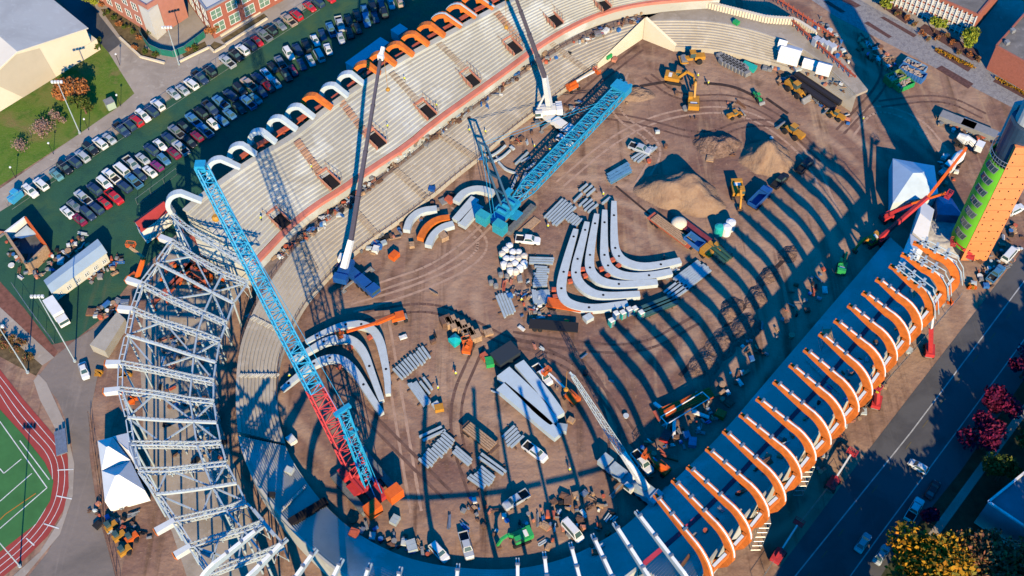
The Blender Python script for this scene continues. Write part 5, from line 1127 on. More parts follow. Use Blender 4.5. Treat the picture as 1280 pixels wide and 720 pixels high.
for u, v in ((1265, 40), (1258, 55)): p = P(u, v, 8.1); mb = MB(); mb.box((p.x, p.y, 8.6), (1.1, 1.1, 1.0), .4); mb.obj('roof_vent', GREY, r, o)
# building at the lower right
r, o, pts = block([(1235, 628), (1282, 590), (1330, 620), (1290, 665)], 0, 9, 'house', 'shaded house with a pale flat roof at the right edge above the brown tree', 'house', mat('pale_siding', (.4, .4, .42), .8, .1, .4), mat('slate_roof', (.16, .19, .22), .8, .15, .3), .5, rim=LINE)
# site trailers and sheds on the left
def shed(pix, h, label, wall, roof, name='site_trailer', cat='trailer', rise=1.2):
    pts = [P(u, v, h) for u, v in pix]; o = V((pts[0].x, pts[0].y, 0)); r = T(name, label, cat, o); g4 = [V((p.x, p.y, .5)) for p in pts]
    mb = MB(); mb.hexa(g4, pts); mb.obj('wall', wall, r, o); a, b, c, d = pts; m0 = (a + d) / 2 + Z(rise); m1 = (b + c) / 2 + Z(rise); mb = MB()
    ov = (b - a).normalized() * .3
    mb.hexa([a - ov + Z(.03), b + ov + Z(.03), m1 + ov, m0 - ov], [a - ov + Z(.15), b + ov + Z(.15), m1 + ov + Z(.12), m0 - ov + Z(.12)]); mb.hexa([d - ov + Z(.03), c + ov + Z(.03), m1 + ov, m0 - ov], [d - ov + Z(.15), c + ov + Z(.15), m1 + ov + Z(.12), m0 - ov + Z(.12)]); mb.obj('roof', roof, r, o)
    wins(r, o, V((d.x, d.y, 0)), V((c.x, c.y, 0)), 1.3, 2.4, 6, gap=.6); return r, o
shed([(56, 350), (121, 300), (133, 317), (66, 366)], 3.6, 'long pale site office trailer with a shallow roof at the left', mat('trailer_siding', (.62, .60, .50), .7, .05, .5), mat('trailer_roof', (.40, .50, .55), .55, .08, .2), rise=.5)
shed([(168, 276), (201, 253), (211, 264), (178, 290)], 5.0, 'shed with a dark red roof behind the southern end of the stand', WHITE, mat('dark_red_roof', (.36, .04, .04), .6, .15, .4), 'shed', 'shed', 1.6)
shed([(196, 390), (162, 420), (134, 444), (115, 438)], .1, 'x', WHITE, WHITE) if False else None
mb = MB(); q = [P(150, 397, .5), P(160, 406, .5), P(135, 446, .5), P(116, 438, .5)]; mb.prism([(p.x, p.y) for p in q], 0, 2.8); single(mb, 'container', mat('ribbed_tan', (.42, .38, .31), .7, .1, .5), 'tan flat-roofed container between the white road car and the trusses', 'container', V((q[0].x, q[0].y, 0)))
# timber framed pit / unfinished building
pp = [P(*q, 3.6) for q in ((6, 290), (31, 271), (57, 306), (33, 330))]; o = V((pp[0].x, pp[0].y, 0)); r = T('timber_shelter', 'open timber-walled work shelter with white and orange edges at the left', 'shelter', o)
for i, mm in enumerate((WHITE, ORA, WOOD, WOOD)):
    a, b = pp[i], pp[(i + 1) % 4]; mb = MB(); mb.bar(V((a.x, a.y, 1.8)), V((b.x, b.y, 1.8)), .5, 3.6); mb.obj('wall', mm, r, o)
mb = MB(); mb.poly([V((p.x, p.y, .3)) for p in pp]); mb.obj('floor', mat('grey_deck', (.12, .13, .16), .7, .25, .6), r, o)
mb = MB(); x = [pp[0].lerp(pp[2], .12), pp[1].lerp(pp[3], .12), pp[1].lerp(pp[2], .55), pp[0].lerp(pp[2], .4)]; mb.poly([V((p.x, p.y, 2.2 + .3 * i)) for i, p in enumerate(x)]); mb.obj('tarpaulin', mat('pale_tarp', (.6, .66, .62), .5, .1, .5), r, o)
# white shelters
def tent(pix, h, rise, label, hipped=True, m=TARP, name='tent', inset=.28):
    pts = [P(u, v, h) for u, v in pix]; o = V((pts[0].x, pts[0].y, 0)); r = T(name, label, 'tent', o); g4 = [V((p.x, p.y, 0)) for p in pts]
    mb = MB()
    for i in range(4): mb.add([g4[i], g4[(i + 1) % 4], pts[(i + 1) % 4], pts[i]], [[0, 1, 2, 3]])
    mb.obj('side_wall', m, r, o); a, b, c, d = pts; k = inset if hipped else 0.0
    m0 = ((a + d) / 2).lerp((b + c) / 2, k) + Z(rise); m1 = ((a + d) / 2).lerp((b + c) / 2, 1 - k) + Z(rise); mb = MB(); mb.add([a, b, c, d, m0, m1], [[0, 1, 5, 4], [2, 3, 4, 5], [0, 4, 3], [1, 2, 5]])
    mb.obj('canopy', m, r, o); return r
tent([(122, 551), (141, 546), (163, 575), (127, 588)], 4.6, 2.2, 'white hip-roofed tent beside the trusses, upper module', inset=.45); tent([(127, 588.5), (163, 575.5), (181, 613), (131, 627)], 4.6, 2.4, 'white hip-roofed tent beside the trusses, lower module with the bright face', inset=.45)
tent([(141, 545.5), (160, 541), (180, 600), (164, 574)], 4.2, 1.0, 'narrow white tent strip between the big tent and the trusses', inset=.4)
tent([(1116, 198), (1168, 207), (1173, 243), (1116, 254)], 4.2, 2.6, 'large white shelter left of the tower, blue shade in its sheet colour', m=mat('shade_blue_sheet', (.52, .62, .68), .5, .1, .3), inset=.4)  # blue of the shadow on the white sheeting mixed into its colour
tent([(1152, 250), (1168, 262), (1158, 305), (1141, 290)], 6.0, 1.4, 'long white sheeted roof between shelter and arches', inset=.1); tent([(1138, 292), (1157, 306), (1144, 332), (1121, 335)], 6.0, 1.6, 'white sheeted shelter under the last arches', inset=.3)
tent([(1170, 245), (1190, 248), (1204, 270), (1172, 268)], 3.0, .8, 'low blue sheeted shelter at the foot of the tower', m=BTARP, inset=.3)
def enclosure(u, v, sx, sy, h, label):
    c = hit(u, v); r = T('enclosure', label, 'enclosure', c, -.42); mb = MB(); mb.hexa([V((x * sx / 2, y * sy / 2, 0)) for x, y in ((-1, -1), (1, -1), (1, 1), (-1, 1))], [V((x * sx / 2, y * sy / 2, h)) for x, y in ((-1, -1), (1, -1), (1, 1), (-1, 1))]); mb.obj('side_wall', TARP, r)
    mb = MB(); mb.add([V((-sx * .52, -sy * .52, h + .02)), V((sx * .52, -sy * .52, h + .02)), V((sx * .52, sy * .52, h + .02)), V((-sx * .52, sy * .52, h + .02)), V((-sx * .5, 0, h + .8)), V((sx * .5, 0, h + .8))], [[0, 1, 5, 4], [2, 3, 4, 5], [0, 4, 3], [1, 2, 5]]); mb.obj('canopy', WHITE, r)
enclosure(986, 74, 5.5, 4.2, 3.0, 'largest white boxy enclosure on the far stand'); enclosure(1012, 83, 3.8, 2.6, 1.5, 'low white enclosure in the middle of the far stand'); enclosure(1029, 90, 3.6, 2.8, 2.0, 'small white enclosure at the right end of the far stand'); enclosure(977, 61, 2.2, 2.0, 2.2, 'smallest white enclosure at the upper left of the far stand group')
for i, (u, v) in enumerate(((1019, 56), (1026, 59), (1033, 62), (1039, 65))): c = hit(u, v); mb = MB(); mb.box((c.x, c.y, c.z + 1.1), (1.7, 1.5, 2.2), .5); mb.box((c.x, c.y, c.z + 2.27), (1.8, 1.6, .14), .5); single(mb, 'cabin', mat('grey_cabin', (.45, .47, .5), .6, .1, 1), 'grey portable cabin on the far stand deck, %s from the left' % od(i + 1), 'cabin', c, 'grey cabins on the far stand')
# ================================================================== sand piles
def pile(u, v, rx, ry, h, m, label, ang=0., seed=0, flat=.0):
    c = P(u, v); random.seed(seed); nx = 44; mb = MB(); ph = [random.uniform(0, 6.3) for _ in range(14)]; vs = []
    for i in range(nx):
        for j in range(nx):
            x = (i / (nx - 1) * 2 - 1) * 1.15; y = (j / (nx - 1) * 2 - 1) * 1.15; rr_ = math.hypot(x, y); an = math.atan2(y, x)
            k = 1 + .10 * math.sin(2 * an + ph[0]) + .08 * math.sin(3 * an + ph[1]) + .05 * math.sin(7 * an + ph[2]); t = rr_ / k
            ridge = max(0, 1 - t); z = h * min(1.0 - flat, ridge * 1.15) * (1 + .22 * math.sin(x * 5 + ph[3]) * math.sin(y * 4 + ph[4]))
            z += .036 * h * math.sin(x * 13 + ph[5]) * math.sin(y * 11 + ph[6]) * min(1, ridge * 4) + random.uniform(-.10, .10) * min(1, ridge * 5); z = max(z, 0) if ridge > 0 else -.05
            px, py = x * rx, y * ry; vs.append((c.x + px * math.cos(ang) - py * math.sin(ang), c.y + px * math.sin(ang) + py * math.cos(ang), z))
    fs = [[i * nx + j, (i + 1) * nx + j, (i + 1) * nx + j + 1, i * nx + j + 1] for i in range(nx - 1) for j in range(nx - 1)]; mb.add(vs, fs); single(mb, 'dirt_pile', m, label, 'dirt pile', c, smooth=True)
pile(851, 243, 10, 6.8, 7.2, SOIL, 'largest pale sand pile with dark shaded back in the middle of the far dirt', -.35, 3, .28); pile(960, 199, 7, 6.2, 5.6, SOIL, 'pointed pale sand pile beside the yellow wheel loader', .1, 5); pile(897, 182, 5.5, 4.5, 3.0, RUBBLE, 'low brown rubble pile left of the pointed sand pile', 0, 8, .2)
pile(793, 118, 5, 3.2, 1.6, SOIL, 'flat sand patch heaped at the head of the blue crane boom', .2, 11, .5); pile(1180, 296, 7, 7, 1.0, mat('white_gravel', (.55, .53, .50), .9, .25, 1.2), 'pale gravel heap at the foot of the tower', 0, 13, .4)
for i, (u, v, rx, h) in enumerate(((931, 412, 3.2, 1.6), (913, 388, 2.6, 1.2), (902, 430, 3.2, 1.2), (945, 372, 2.4, 1.0), (880, 455, 3.0, 1.2), (960, 345, 2.2, .9), (985, 318, 2.0, .8))): pile(u, v, rx * 1.6, rx, h, RUBBLE, 'brown spoil heap along the trench before the east stand, %s from the near end' % od([2, 4, 1, 5, 0, 6, 7][i] + (1 if [2, 4, 1, 5, 0, 6, 7][i] < 3 else 0)), .9, 20 + i)
random.seed(21)
for pth, w in (([(800, 108), (840, 101)], .9), ([(880, 104), (915, 107), (945, 121)], .9), ([(958, 123), (985, 142)], .8), ([(690, 30), (690, 30)], .1), ([(850, 470), (905, 410), (935, 380), (960, 345), (985, 320)], .9), ([(770, 233), (812, 268)], .5)):
    if w < .2: continue
    pts = smooth([P(u, v) for u, v in pth], 2); mb = MB()
    for p, q in zip(pts, pts[1:]): mb.bar(p + Z(.02), q + Z(.02), w, .12)
    tag(mb.obj('trench', mat('trench_dark', (.05, .032, .028), .95, .4, .8)), kind='structure')
# ================================================================== trees and planting
def leaf_mat(name, a, b): return mat(name, a, .7, col2=b, scale=.9, contrast=(.35, .65), spec=.2)
def tree(u, v, h, r, kind, mats, label, n=1500, lobes=7, group=None, seed=0, leaf=.42, z0=None, name='tree', cat='tree', trunk=True):
    random.seed(seed + int(u) * 7 + int(v)); g0 = P(u, v, 0); root = T(name, label, cat, g0, 0, group); L = []
    for i in range(lobes):
        a = random.uniform(0, 6.28); rr_ = r * random.uniform(.15, .72) if i else 0; zz = h * random.uniform(.42, .82) if i else h * .72
        L.append((g0 + V((math.cos(a) * rr_, math.sin(a) * rr_, zz)), r * random.uniform(.32, .52)))
    mb = MB()
    for i in range(n):
        c, rad = random.choice(L); t = random.random() ** .45 * rad; a = random.uniform(0, 6.28); z = random.uniform(-1, 1); s = math.sqrt(1 - z * z); p = c + V((s * math.cos(a), s * math.sin(a), z * .85)) * t
        x = V((random.gauss(0, 1), random.gauss(0, 1), random.gauss(0, 1))).normalized(); y = x.cross(V((random.gauss(0, 1), random.gauss(0, 1), random.gauss(0, 1)))).normalized(); k = leaf * random.uniform(.6, 1.35)
        mb.add([p - x * k, p + y * k * .6, p + x * k, p - y * k * .6], [[0, 1, 2, 3]], random.choice([0, 0, 1, 2]) if len(mats) > 2 else 0)
    mb.obj('crown', mats, root, g0)
    if trunk:
        tr = MB(); tr.tube(g0, g0 + Z(h * .5), r * .075, 8, r * .05); tr.obj('trunk', DWOOD, root, g0); lb = MB()
        for c, rad in L[1:]: lb.tube(g0 + Z(h * .35), c, r * .035, 5, r * .012)
        lb.obj('limb', DWOOD, root, g0)
    return root
YL = [leaf_mat('yellow_leaf', (.52, .27, .015), (.36, .17, .01)), leaf_mat('olive_leaf', (.22, .17, .02), (.12, .11, .015)), leaf_mat('amber_leaf', (.55, .22, .012), (.40, .15, .01))]
LG = [leaf_mat('lime_leaf', (.30, .33, .03), (.20, .24, .02)), leaf_mat('bright_leaf', (.38, .38, .04), (.26, .28, .03)), leaf_mat('green_leaf', (.14, .2, .02), (.09, .13, .015))]
RD = [leaf_mat('magenta_leaf', (.15, .008, .045), (.08, .004, .03)), leaf_mat('wine_leaf', (.09, .005, .035), (.05, .003, .02)), leaf_mat('crimson_leaf', (.20, .01, .05), (.12, .007, .035))]
OR = [leaf_mat('rust_leaf', (.42, .15, .05), (.28, .09, .03)), leaf_mat('brown_leaf', (.30, .16, .08), (.2, .1, .05)), leaf_mat('orange_leaf', (.52, .19, .04), (.36, .12, .03))]
BRN = [leaf_mat('umber_leaf', (.22, .12, .05), (.12, .07, .03)), leaf_mat('sage_leaf', (.20, .18, .05), (.12, .11, .03)), leaf_mat('rust_leaf2', (.34, .13, .07), (.2, .07, .04))]
GRL = [leaf_mat('dark_leaf', (.05, .09, .015), (.03, .05, .01)), leaf_mat('mid_leaf', (.10, .14, .02), (.06, .09, .015)), leaf_mat('olive_leaf2', (.16, .15, .03), (.1, .1, .02))]
PK = [leaf_mat('mauve_twig', (.36, .22, .19), (.24, .15, .12)), leaf_mat('grey_twig', (.28, .22, .17), (.2, .16, .12)), leaf_mat('pink_twig', (.42, .24, .21), (.3, .18, .15))]
tree(1146, 735, 14, 9.5, '', YL, 'large yellow autumn tree over the street at the bottom edge', 6400, 14, leaf=.5); tree(1120, 742, 9, 5, '', YL, 'smaller olive-yellow tree left of the large yellow one', 1800, 7, leaf=.45) if False else None
tree(1222, 722, 12, 8, '', BRN, 'brownish autumn tree right of the yellow tree', 3800, 11, leaf=.45); tree(1275, 735, 12, 8, '', BRN, 'rusty brown tree in the bottom right corner', 4200, 11, seed=5, leaf=.45); tree(1160, 655, 5, 3.0, '', RD, 'small round crimson tree above the yellow tree', 1200, 6)
tree(1226, 560, 9, 5.5, '', RD, 'dark magenta tree beside the shaded footpath', 2400, 8); tree(1246, 518, 8, 4.0, '', RD, 'magenta tree right of the shaded footpath, middle of three', 1600, 7); tree(1276, 472, 9, 5, '', RD, 'magenta tree at the right edge of the street', 2000, 8)
tree(1160, 540, 8, 4, '', GRL, 'x', 10) if False else None
for u, v, h, r_, l in ((1245, 600, 9, 5, 'dark green tree in the shade left of the house'), (1292, 560, 10, 6, 'dark green tree in the shade at the right edge'), (1200, 690, 8, 4.5, 'dark green tree between the yellow and brown trees')): tree(u, v, h, r_, '', GRL, l, 2200, 8)
tree(96, 128, 8, 5.2, '', OR, 'rust-orange tree on the lawn beside the cream hall', 2600, 10, leaf=.35); tree(108, 142, 6, 3.4, '', GRL, 'dark green bush tree right below the rust-orange tree', 1000, 6, leaf=.35); tree(52, 168, 3.2, 4.2, '', PK, 'bare mauve shrub low on the lawn', 900, 9, leaf=.22, name='shrub', cat='shrub'); tree(74, 152, 3.0, 2.6, '', PK, 'bare mauve shrub below the rust-orange tree', 500, 6, leaf=.22, name='shrub', cat='shrub'); tree(27, 185, 2.5, 3.4, '', PK, 'bare greyish shrub on the left of the lawn', 420, 6, leaf=.2, name='shrub', cat='shrub')
tree(1106, 12, 6, 3.0, '', LG, 'bright yellow-green tree furthest left by the paved path', 1300, 7, leaf=.35); tree(1167, 41, 5.5, 2.6, '', LG, 'bright yellow-green tree in the middle before the brick building', 1200, 7, seed=2, leaf=.35); tree(1205, 61, 6.5, 3.6, '', LG, 'largest bright yellow-green tree at the corner of the brick building', 1700, 8, seed=3, leaf=.38); tree(118, 6, 5, 3.6, '', LG, 'olive-green tree at the top edge by the service road', 900, 7, leaf=.35)
tree(267, 44, 4.5, 2.7, '', OR, 'small russet tree before the green-windowed brick building', 1000, 7, leaf=.3); tree(308, 8, 4.5, 2.6, '', OR, 'small russet tree further along the green-windowed brick building', 900, 7, leaf=.3); tree(150, 90, 3, 1.6, '', GRL, 'x', 5) if False else None; tree(123, 60, 3.5, 2.2, '', GRL, 'small dark conifer at the corner of the lawn', 600, 5, leaf=.3)
for i, (u, v) in enumerate(((128, 10), (135, 19), (143, 25), (150, 32), (158, 36), (166, 44), (176, 50), (184, 36), (190, 42), (170, 62), (182, 66), (196, 70), (235, 66), (245, 62), (1142, 33), (1152, 44), (1160, 52), (1172, 50), (1182, 47), (1190, 55), (1196, 68), (1212, 72), (1221, 76), (1132, 24), (1122, 20))):
    tree(u, v, 1.4, 1.3, '', (GRL if i % 3 else OR) if i < 14 else (OR if i % 2 else BRN), ('low planting bed shrub by the pinkish brick building' if i < 14 else 'low planting bed shrub by the paved path'), 170, 5, 'bed shrubs by the pinkish brick building' if i < 14 else 'bed shrubs by the paved path', leaf=.22, name='shrub', cat='shrub', trunk=False)
for i in range(22): t = i / 21; u = 1169 + 46 * t; v = 63.5 + 22.5 * t; tree(u, v, 1.1, .8, '', YL, 'small yellow-green plant in the long planter by the path', 40, 3, 'plants in the long planter', leaf=.22, name='plant', cat='plant', trunk=False)
for i in range(14): t = i / 13; u = 1246 + 36 * t; v = 101 + 19 * t; tree(u, v, 1.1, .8, '', YL, 'small yellow-green plant in the right-hand planter by the path', 40, 3, 'plants in the right-hand planter', leaf=.22, name='plant', cat='plant', trunk=False)
for i, (u, v) in enumerate(((8, 432), (22, 440), (30, 432), (40, 448), (5, 415), (18, 424))): tree(u, v, 1.6, 1.8, '', BRN, 'brown shrub on the slope below the pale pathway', 260, 5, 'brown shrubs below the pale pathway', leaf=.25, name='shrub', cat='shrub', trunk=False)
for i, (u, v, h) in enumerate(((1345, 560, 24), (1352, 618, 25), (1360, 680, 25), (1335, 742, 24), (1402, 520, 25), (1385, 466, 23), (1420, 590, 26), (1430, 660, 27), (1440, 450, 22), (1475, 540, 26), (1500, 620, 27), (1322, 520, 15), (1320, 690, 18))):
    tree(u, v, h, 6.0, '', GRL, 'tall dark tree beyond the right edge of the street, %s of the row' % od(i + 1), 1100, 11, 'tall trees beyond the right edge', leaf=.9)
for i, (u, v, h) in enumerate(((1085, 830, 25), (1118, 868, 33), (1292, 850, 36), (1060, 790, 25), (1100, 806, 29), (1030, 838, 25), (1320, 890, 38), (1345, 845, 36), (1392, 870, 37), (1440, 840, 35), (1330, 950, 39), (1130, 960, 36), (1490, 800, 36), (1540, 760, 34), (1420, 930, 38), (1060, 900, 26), (1375, 790, 24), (1470, 720, 26), (1490, 860, 30))):
    tree(u, max(796, v - 42), h * .76, 7.0 if h > 25 else 5.0, '', GRL, 'tall dark conifer beyond the bottom right edge, %s by size' % od(i + 1), 1300, 12, 'tall conifers beyond the street', leaf=.95)
# ================================================================== poles, fences, small site things
def pole(u, v, h, label, arm=True, cat='light pole', rad=.16, double=False):
    o = P(u, v); r = T('light_pole', label, cat, o); mb = MB(); mb.tube(o, o + Z(h), rad, 8, rad * .6); mb.tube(o, o + Z(.5), rad * 2.2, 8); mb.obj('post', PSTEEL, r, o)
    mb = MB(); mb.bar(o + V((-1.3, 0, h)), o + V((1.3, 0, h)), .18, .2); mb.obj('crossarm', PSTEEL, r, o)
    for x in (-1.1, -.35, .35, 1.1): mb = MB(); mb.box(o + V((x, -.3, h + .3)), (.55, .5, .6)); mb.obj('floodlight', LINE, r, o)
pole(100, 167, 18, 'tall white floodlight pole on the lawn beside the sidewalk'); pole(94, 452, 24.5, 'tallest white floodlight pole at the fork of the worn road'); pole(224, 81, 13, 'white floodlight pole beside the green fence netting'); pole(35, 466, 18, 'thin floodlight pole beside the running track bend'); pole(25, 708, 16, 'white floodlight pole at the bottom left below the track')
def lamp(u, v, h, label):
    o = P(u, v); mb = MB(); mb.tube(o, o + Z(h), .07, 6); r = T('lamp_post', label, 'lamp post', o, 0, 'pedestrian lamp posts'); mb.obj('post', DARK, r, o); mb = MB(); mb.ball(o + Z(h + .2), .28, n=10); mb.obj('lamp_globe', WHITE, r, o)
for i, (u, v) in enumerate(((20, 223), (67, 193), (111, 163), (151, 133), (150, 82), (345, -10))): lamp(u, v, 3.9, ['lamp post on the lawn at the far left', 'lamp post second from the left along the lawn', 'lamp post right of the tall floodlight pole', 'lamp post beside the green utility box', 'lamp post beside the driveway', 'lamp post at the top'][i])
mb = MB(); p = P(139, 134); mb.box((p.x, p.y, 1.1), (2.2, 2.2, 2.2), .6); r = single(mb, 'utility_box', mat('pale_green_box', (.38, .48, .38), .6, .05, 1), 'pale green utility box at the edge of the lawn', 'utility box', p); mb = MB(); mb.box((p.x, p.y, 2.26), (2.35, 2.35, .12), .6); mb.obj('lid', GREY, r, p)
def fence(pth, h, label, m=GSTEEL, step=3.0, mesh=None):
    pts = [P(u, v) for u, v in pth]; o = pts[0]; r = T('fence', label, 'fence', o); n = max(2, int(sum((b - a).length for a, b in zip(pts, pts[1:])) / step)); q = resample(pts, n); mb = MB()
    for p in q: mb.tube(p, p + Z(h), .05, 4)
    mb.obj('post', m, r, o); mb = MB()
    for a, b in zip(q, q[1:]): mb.tube(a + Z(h), b + Z(h), .04, 4); mb.tube(a + Z(.1), b + Z(.1), .03, 4)
    mb.obj('rail', m, r, o)
    if mesh: mb = MB(); [mb.bar(a + Z(h / 2), b + Z(h / 2), .04, h * .92) for a, b in zip(q, q[1:])]; mb.obj('netting', mesh, r, o)
fence([(10, 258), (100, 200), (200, 133), (300, 66), (400, 2)], 2.2, 'long chain-link fence between the sidewalk and the first row of cars'); fence([(113, 520), (118, 560), (124, 600), (130, 650), (150, 735)], 2.0, 'site fence along the right side of the worn road', DWOOD)
fence([(176, 44), (186, 62), (208, 72), (224, 72), (257, 47)], 2.4, 'fence with dark green netting round the brick building forecourt', GSTEEL, 3, mat('green_netting', (.015, .16, .12), .8, .2, 1)); fence([(172, 256), (200, 235), (222, 218)], 2.2, 'curving fence behind the first white arches'); fence([(18, 360), (40, 392), (68, 430)], 2.2, 'fence along the brown bank at the left')
fence([(1075, 520), (1110, 475), (1150, 430), (1200, 372)], 1.8, 'site fence between the street and the east arches'); fence([(945, 735), (1000, 655), (1050, 592)], 1.8, 'site fence along the lower part of the street'); fence([(300, 425), (293, 460), (291, 500), (294, 540), (306, 590)], 1.2, 'x') if False else None
def toilet(u, v, m, label):
    o = P(u, v); r = T('portable_toilet', label, 'portable toilet', o, .5, 'portable toilets in the middle of the site'); mb = MB(); mb.box((0, 0, 1.15), (1.2, 1.2, 2.1)); mb.obj('cabin', m, r); mb = MB(); mb.hexa([V((-.62, -.62, 2.21)), V((.62, -.62, 2.21)), V((.62, .62, 2.21)), V((-.62, .62, 2.21))], [V((-.4, -.5, 2.45)), V((.4, -.5, 2.45)), V((.4, .5, 2.45)), V((-.4, .5, 2.45))]); mb.obj('roof', LINE, r); mb = MB(); mb.box((0, -.62, 1.1), (.75, .04, 1.9)); mb.obj('door', GREY, r); mb = MB(); mb.tube((.35, .45, 2.3), (.35, .45, 2.75), .06, 6); mb.obj('vent_pipe', DARK, r)
for u, v, m, l in ((764, 407, TEAL, 'teal portable toilet standing in front of the others'), (770, 398, BLUP, 'blue portable toilet at the left end of the row'), (778, 397, TEAL, 'teal portable toilet, second from the left end of the row'), (786, 393, BLUP, 'blue portable toilet in the middle of the row'), (793, 392, TEAL, 'teal portable toilet, second from the right end of the row'), (801, 397, TEAL, 'teal portable toilet at the right end of the row')): toilet(u, v, m, l)
random.seed(5)
# white barrels / tanks cluster
bp = [(637, 311), (632, 316), (628, 321), (641, 319), (648, 319), (655, 324), (633, 327), (640, 327), (648, 327), (655, 333), (630, 334), (637, 336), (644, 333), (638, 342), (645, 343), (650, 338)]
for i, (u, v) in enumerate(bp):
    o = P(u, v); mb = MB(); mb.tube(o, o + Z(1.5), .85, 12); mb.tube(o + Z(1.5), o + Z(1.75), .8, 12, .45); rr_ = single(mb, 'tank', [WHITE, LINE, mat('cream_plastic', (.7, .62, .5), .5, .1, 1)][i % 3], 'white plastic tank in the cluster left of the I-beam stack', 'tank', o, 'white plastic tanks in the cluster')
    if i in (0, 2, 3): mb = MB(); mb.tube(o + Z(.35), o + Z(.95), .88, 12); mb.obj('band', TEAL, rr_, o)
for i, (u, v) in enumerate(((626, 345), (634, 347), (614, 355), (620, 359))): o = P(u, v); mb = MB(); mb.tube(o, o + Z(1.0), .6, 10); mb.tube(o + Z(1), o + Z(1.2), .3, 10); single(mb, 'drum', GREY, 'grey drum on the dirt below the tank cluster', 'drum', o, 'grey drums below the tanks')
for u, v, c, l in ((907, 292, WHITE, 'white round tank beside the dark green pipes, front one'), (912, 286, WHITE, 'white round tank beside the dark green pipes, rear one'), (898, 292, TEAL, 'teal upright tank beside the dark green pipes')): o = P(u, v); mb = MB(); mb.tube(o, o + Z(2.6), 1.2, 14); mb.tube(o + Z(2.6), o + Z(2.9), 1.2, 14, .6); single(mb, 'tank', c, l, 'tank', o)
mb = MB(); o = P(848, 283); mb.ball(o + Z(1.2), 2.0, n=12, k=7, sz=.7); single(mb, 'sand_heap', CREAM, 'rounded cream covered heap behind the red trailer', 'heap', o, smooth=True)
def crate(u, v, sx, sy, sz, m, label, ang=.6, grp=None, name='crate', cat='crate', h=None):
    c = h if h is not None else P(u, v); mb = MB(); mb.box((c.x, c.y, c.z + sz / 2 + .1), (sx, sy, sz), ang)
    d = V((math.cos(ang), math.sin(ang), 0))
    for k in (-.4, .4): mb.box((c.x + d.x * sx * k, c.y + d.y * sx * k, c.z + .05), (.2, sy, .1), ang)
    for k in (-.5, 0, .5): mb.box((c.x + d.x * sx * k, c.y + d.y * sx * k, c.z + sz / 2 + .1), (.1, sy + .08, sz + .05), ang)
    return single(mb, name, m, label, cat, c, grp)
def bin_(u, v, L, w, h, m, label, ang):
    c = P(u, v); r = T('dumpster', label, 'dumpster', c); d = V((math.cos(ang), math.sin(ang), 0)); n = V((-d.y, d.x, 0)); mb = MB(); mb.box(c + Z(.15), (L, w, .2), ang)
    for k in (-1, 1): mb.box(c + n * k * w / 2 + Z(h / 2 + .1), (L, .12, h), ang); mb.box(c + d * k * L / 2 + Z(h / 2 + .1), (.12, w, h), ang)
    for k in range(-4, 5): mb.box(c + d * L * k / 9 - n * (w / 2 + .1) + Z(h / 2 + .1), (.15, .12, h * .95), ang); mb.box(c + d * L * k / 9 + n * (w / 2 + .1) + Z(h / 2 + .1), (.15, .12, h * .95), ang)
    mb.obj('body', m, r, c); mb = MB()
    for k in range(26): q = c + d * random.uniform(-.42, .42) * L + n * random.uniform(-.38, .38) * w; mb.box((q.x, q.y, h * .75 + random.uniform(-.2, .35)), (random.uniform(.3, 1.3), random.uniform(.2, .7), random.uniform(.1, .5)), random.uniform(0, 3))
    mb.obj('rubbish', mat('mixed_rubbish', (.42, .33, .26), .8, .5, 1.8), r, c)
aa = yaw(1138, 94, 20, 10)
bin_(1139, 95, 7, 2.6, 1.9, BLUP, 'long blue open dumpster full of pale boxes at the paved yard', aa); bin_(1142, 86, 6, 2.5, 1.6, mat('blue_faded', (.16, .3, .5), .6, .1, 1), 'faded blue dumpster behind the long one', aa); bin_(1117, 102, 5, 2.8, 2.2, mat('olive_green', (.20, .28, .08), .6, .1, 1), 'olive green dumpster left of the blue ones', aa + 1.2); bin_(1129, 109, 5, 2.4, 1.5, GRN, 'open green dumpster nearest the camera at the yard', aa + 1.2)
bin_(643, 447, 6, 3.2, 1.6, mat('charcoal', (.03, .04, .05), .6), 'dark open container at the blunt ends of the tapered beams', yaw(643, 447, 12, 9)) if False else None
mb = MB(); a0 = yaw(636, 450, 14, -9); o = P(632, 448); mb.box((o.x, o.y, 1.1), (5.5, 3.6, 2.2), a0); mb.box((o.x, o.y, 2.25), (5.7, 3.8, .12), a0); single(mb, 'container', mat('charcoal', (.03, .04, .05), .6), 'dark square container at the blunt ends of the tapered beams', 'container', o)
for i, (u, v, m) in enumerate(((564, 406, WOOD), (570, 411, WOOD), (577, 412, WOOD), (583, 417, WOOD), (587, 421, WOOD), (594, 424, WOOD), (558, 405, DWOOD))): crate(u, v, 2.4, 2.2, 1.9, m, 'brown timber crate in the group behind the teal tarp', .4, 'brown crates behind the teal tarp')
mb = MB(); q = [P(*x, 1.4) for x in ((560, 423), (569, 416), (578, 424), (568, 431))]; c = sum(q, V((0, 0, 0))) / 4 + Z(.6); o = V((c.x, c.y, 0)); mb.hexa([V((p.x, p.y, .1)) for p in q], q); mb.add(q + [c], [[0, 1, 4], [1, 2, 4], [2, 3, 4], [3, 0, 4]]); single(mb, 'tarpaulin', mat('turquoise_tarp', (.01, .45, .45), .5, .08, .8), 'turquoise tarpaulin over a stack beside the brown crates', 'tarpaulin', o)
for i in range(8):
    for j in range(2): u = 900 + i * 4.2 + j * 3; v = 73 + i * 2.1 + j * 6; crate(u, v, 1.7, 1.7, 1.3, GREY, 'grey bagged pallet in the block at the foot of the far stand', .5, 'grey pallets at the foot of the far stand', 'pallet_load', 'pallet')
mb = MB(); mb.bar(P(928, 82) + Z(.6), P(944, 89) + Z(.6), 2.0, 1.2); single(mb, 'tarpaulin', TEAL, 'long turquoise covered stack beside the grey pallets', 'tarpaulin', P(928, 82))
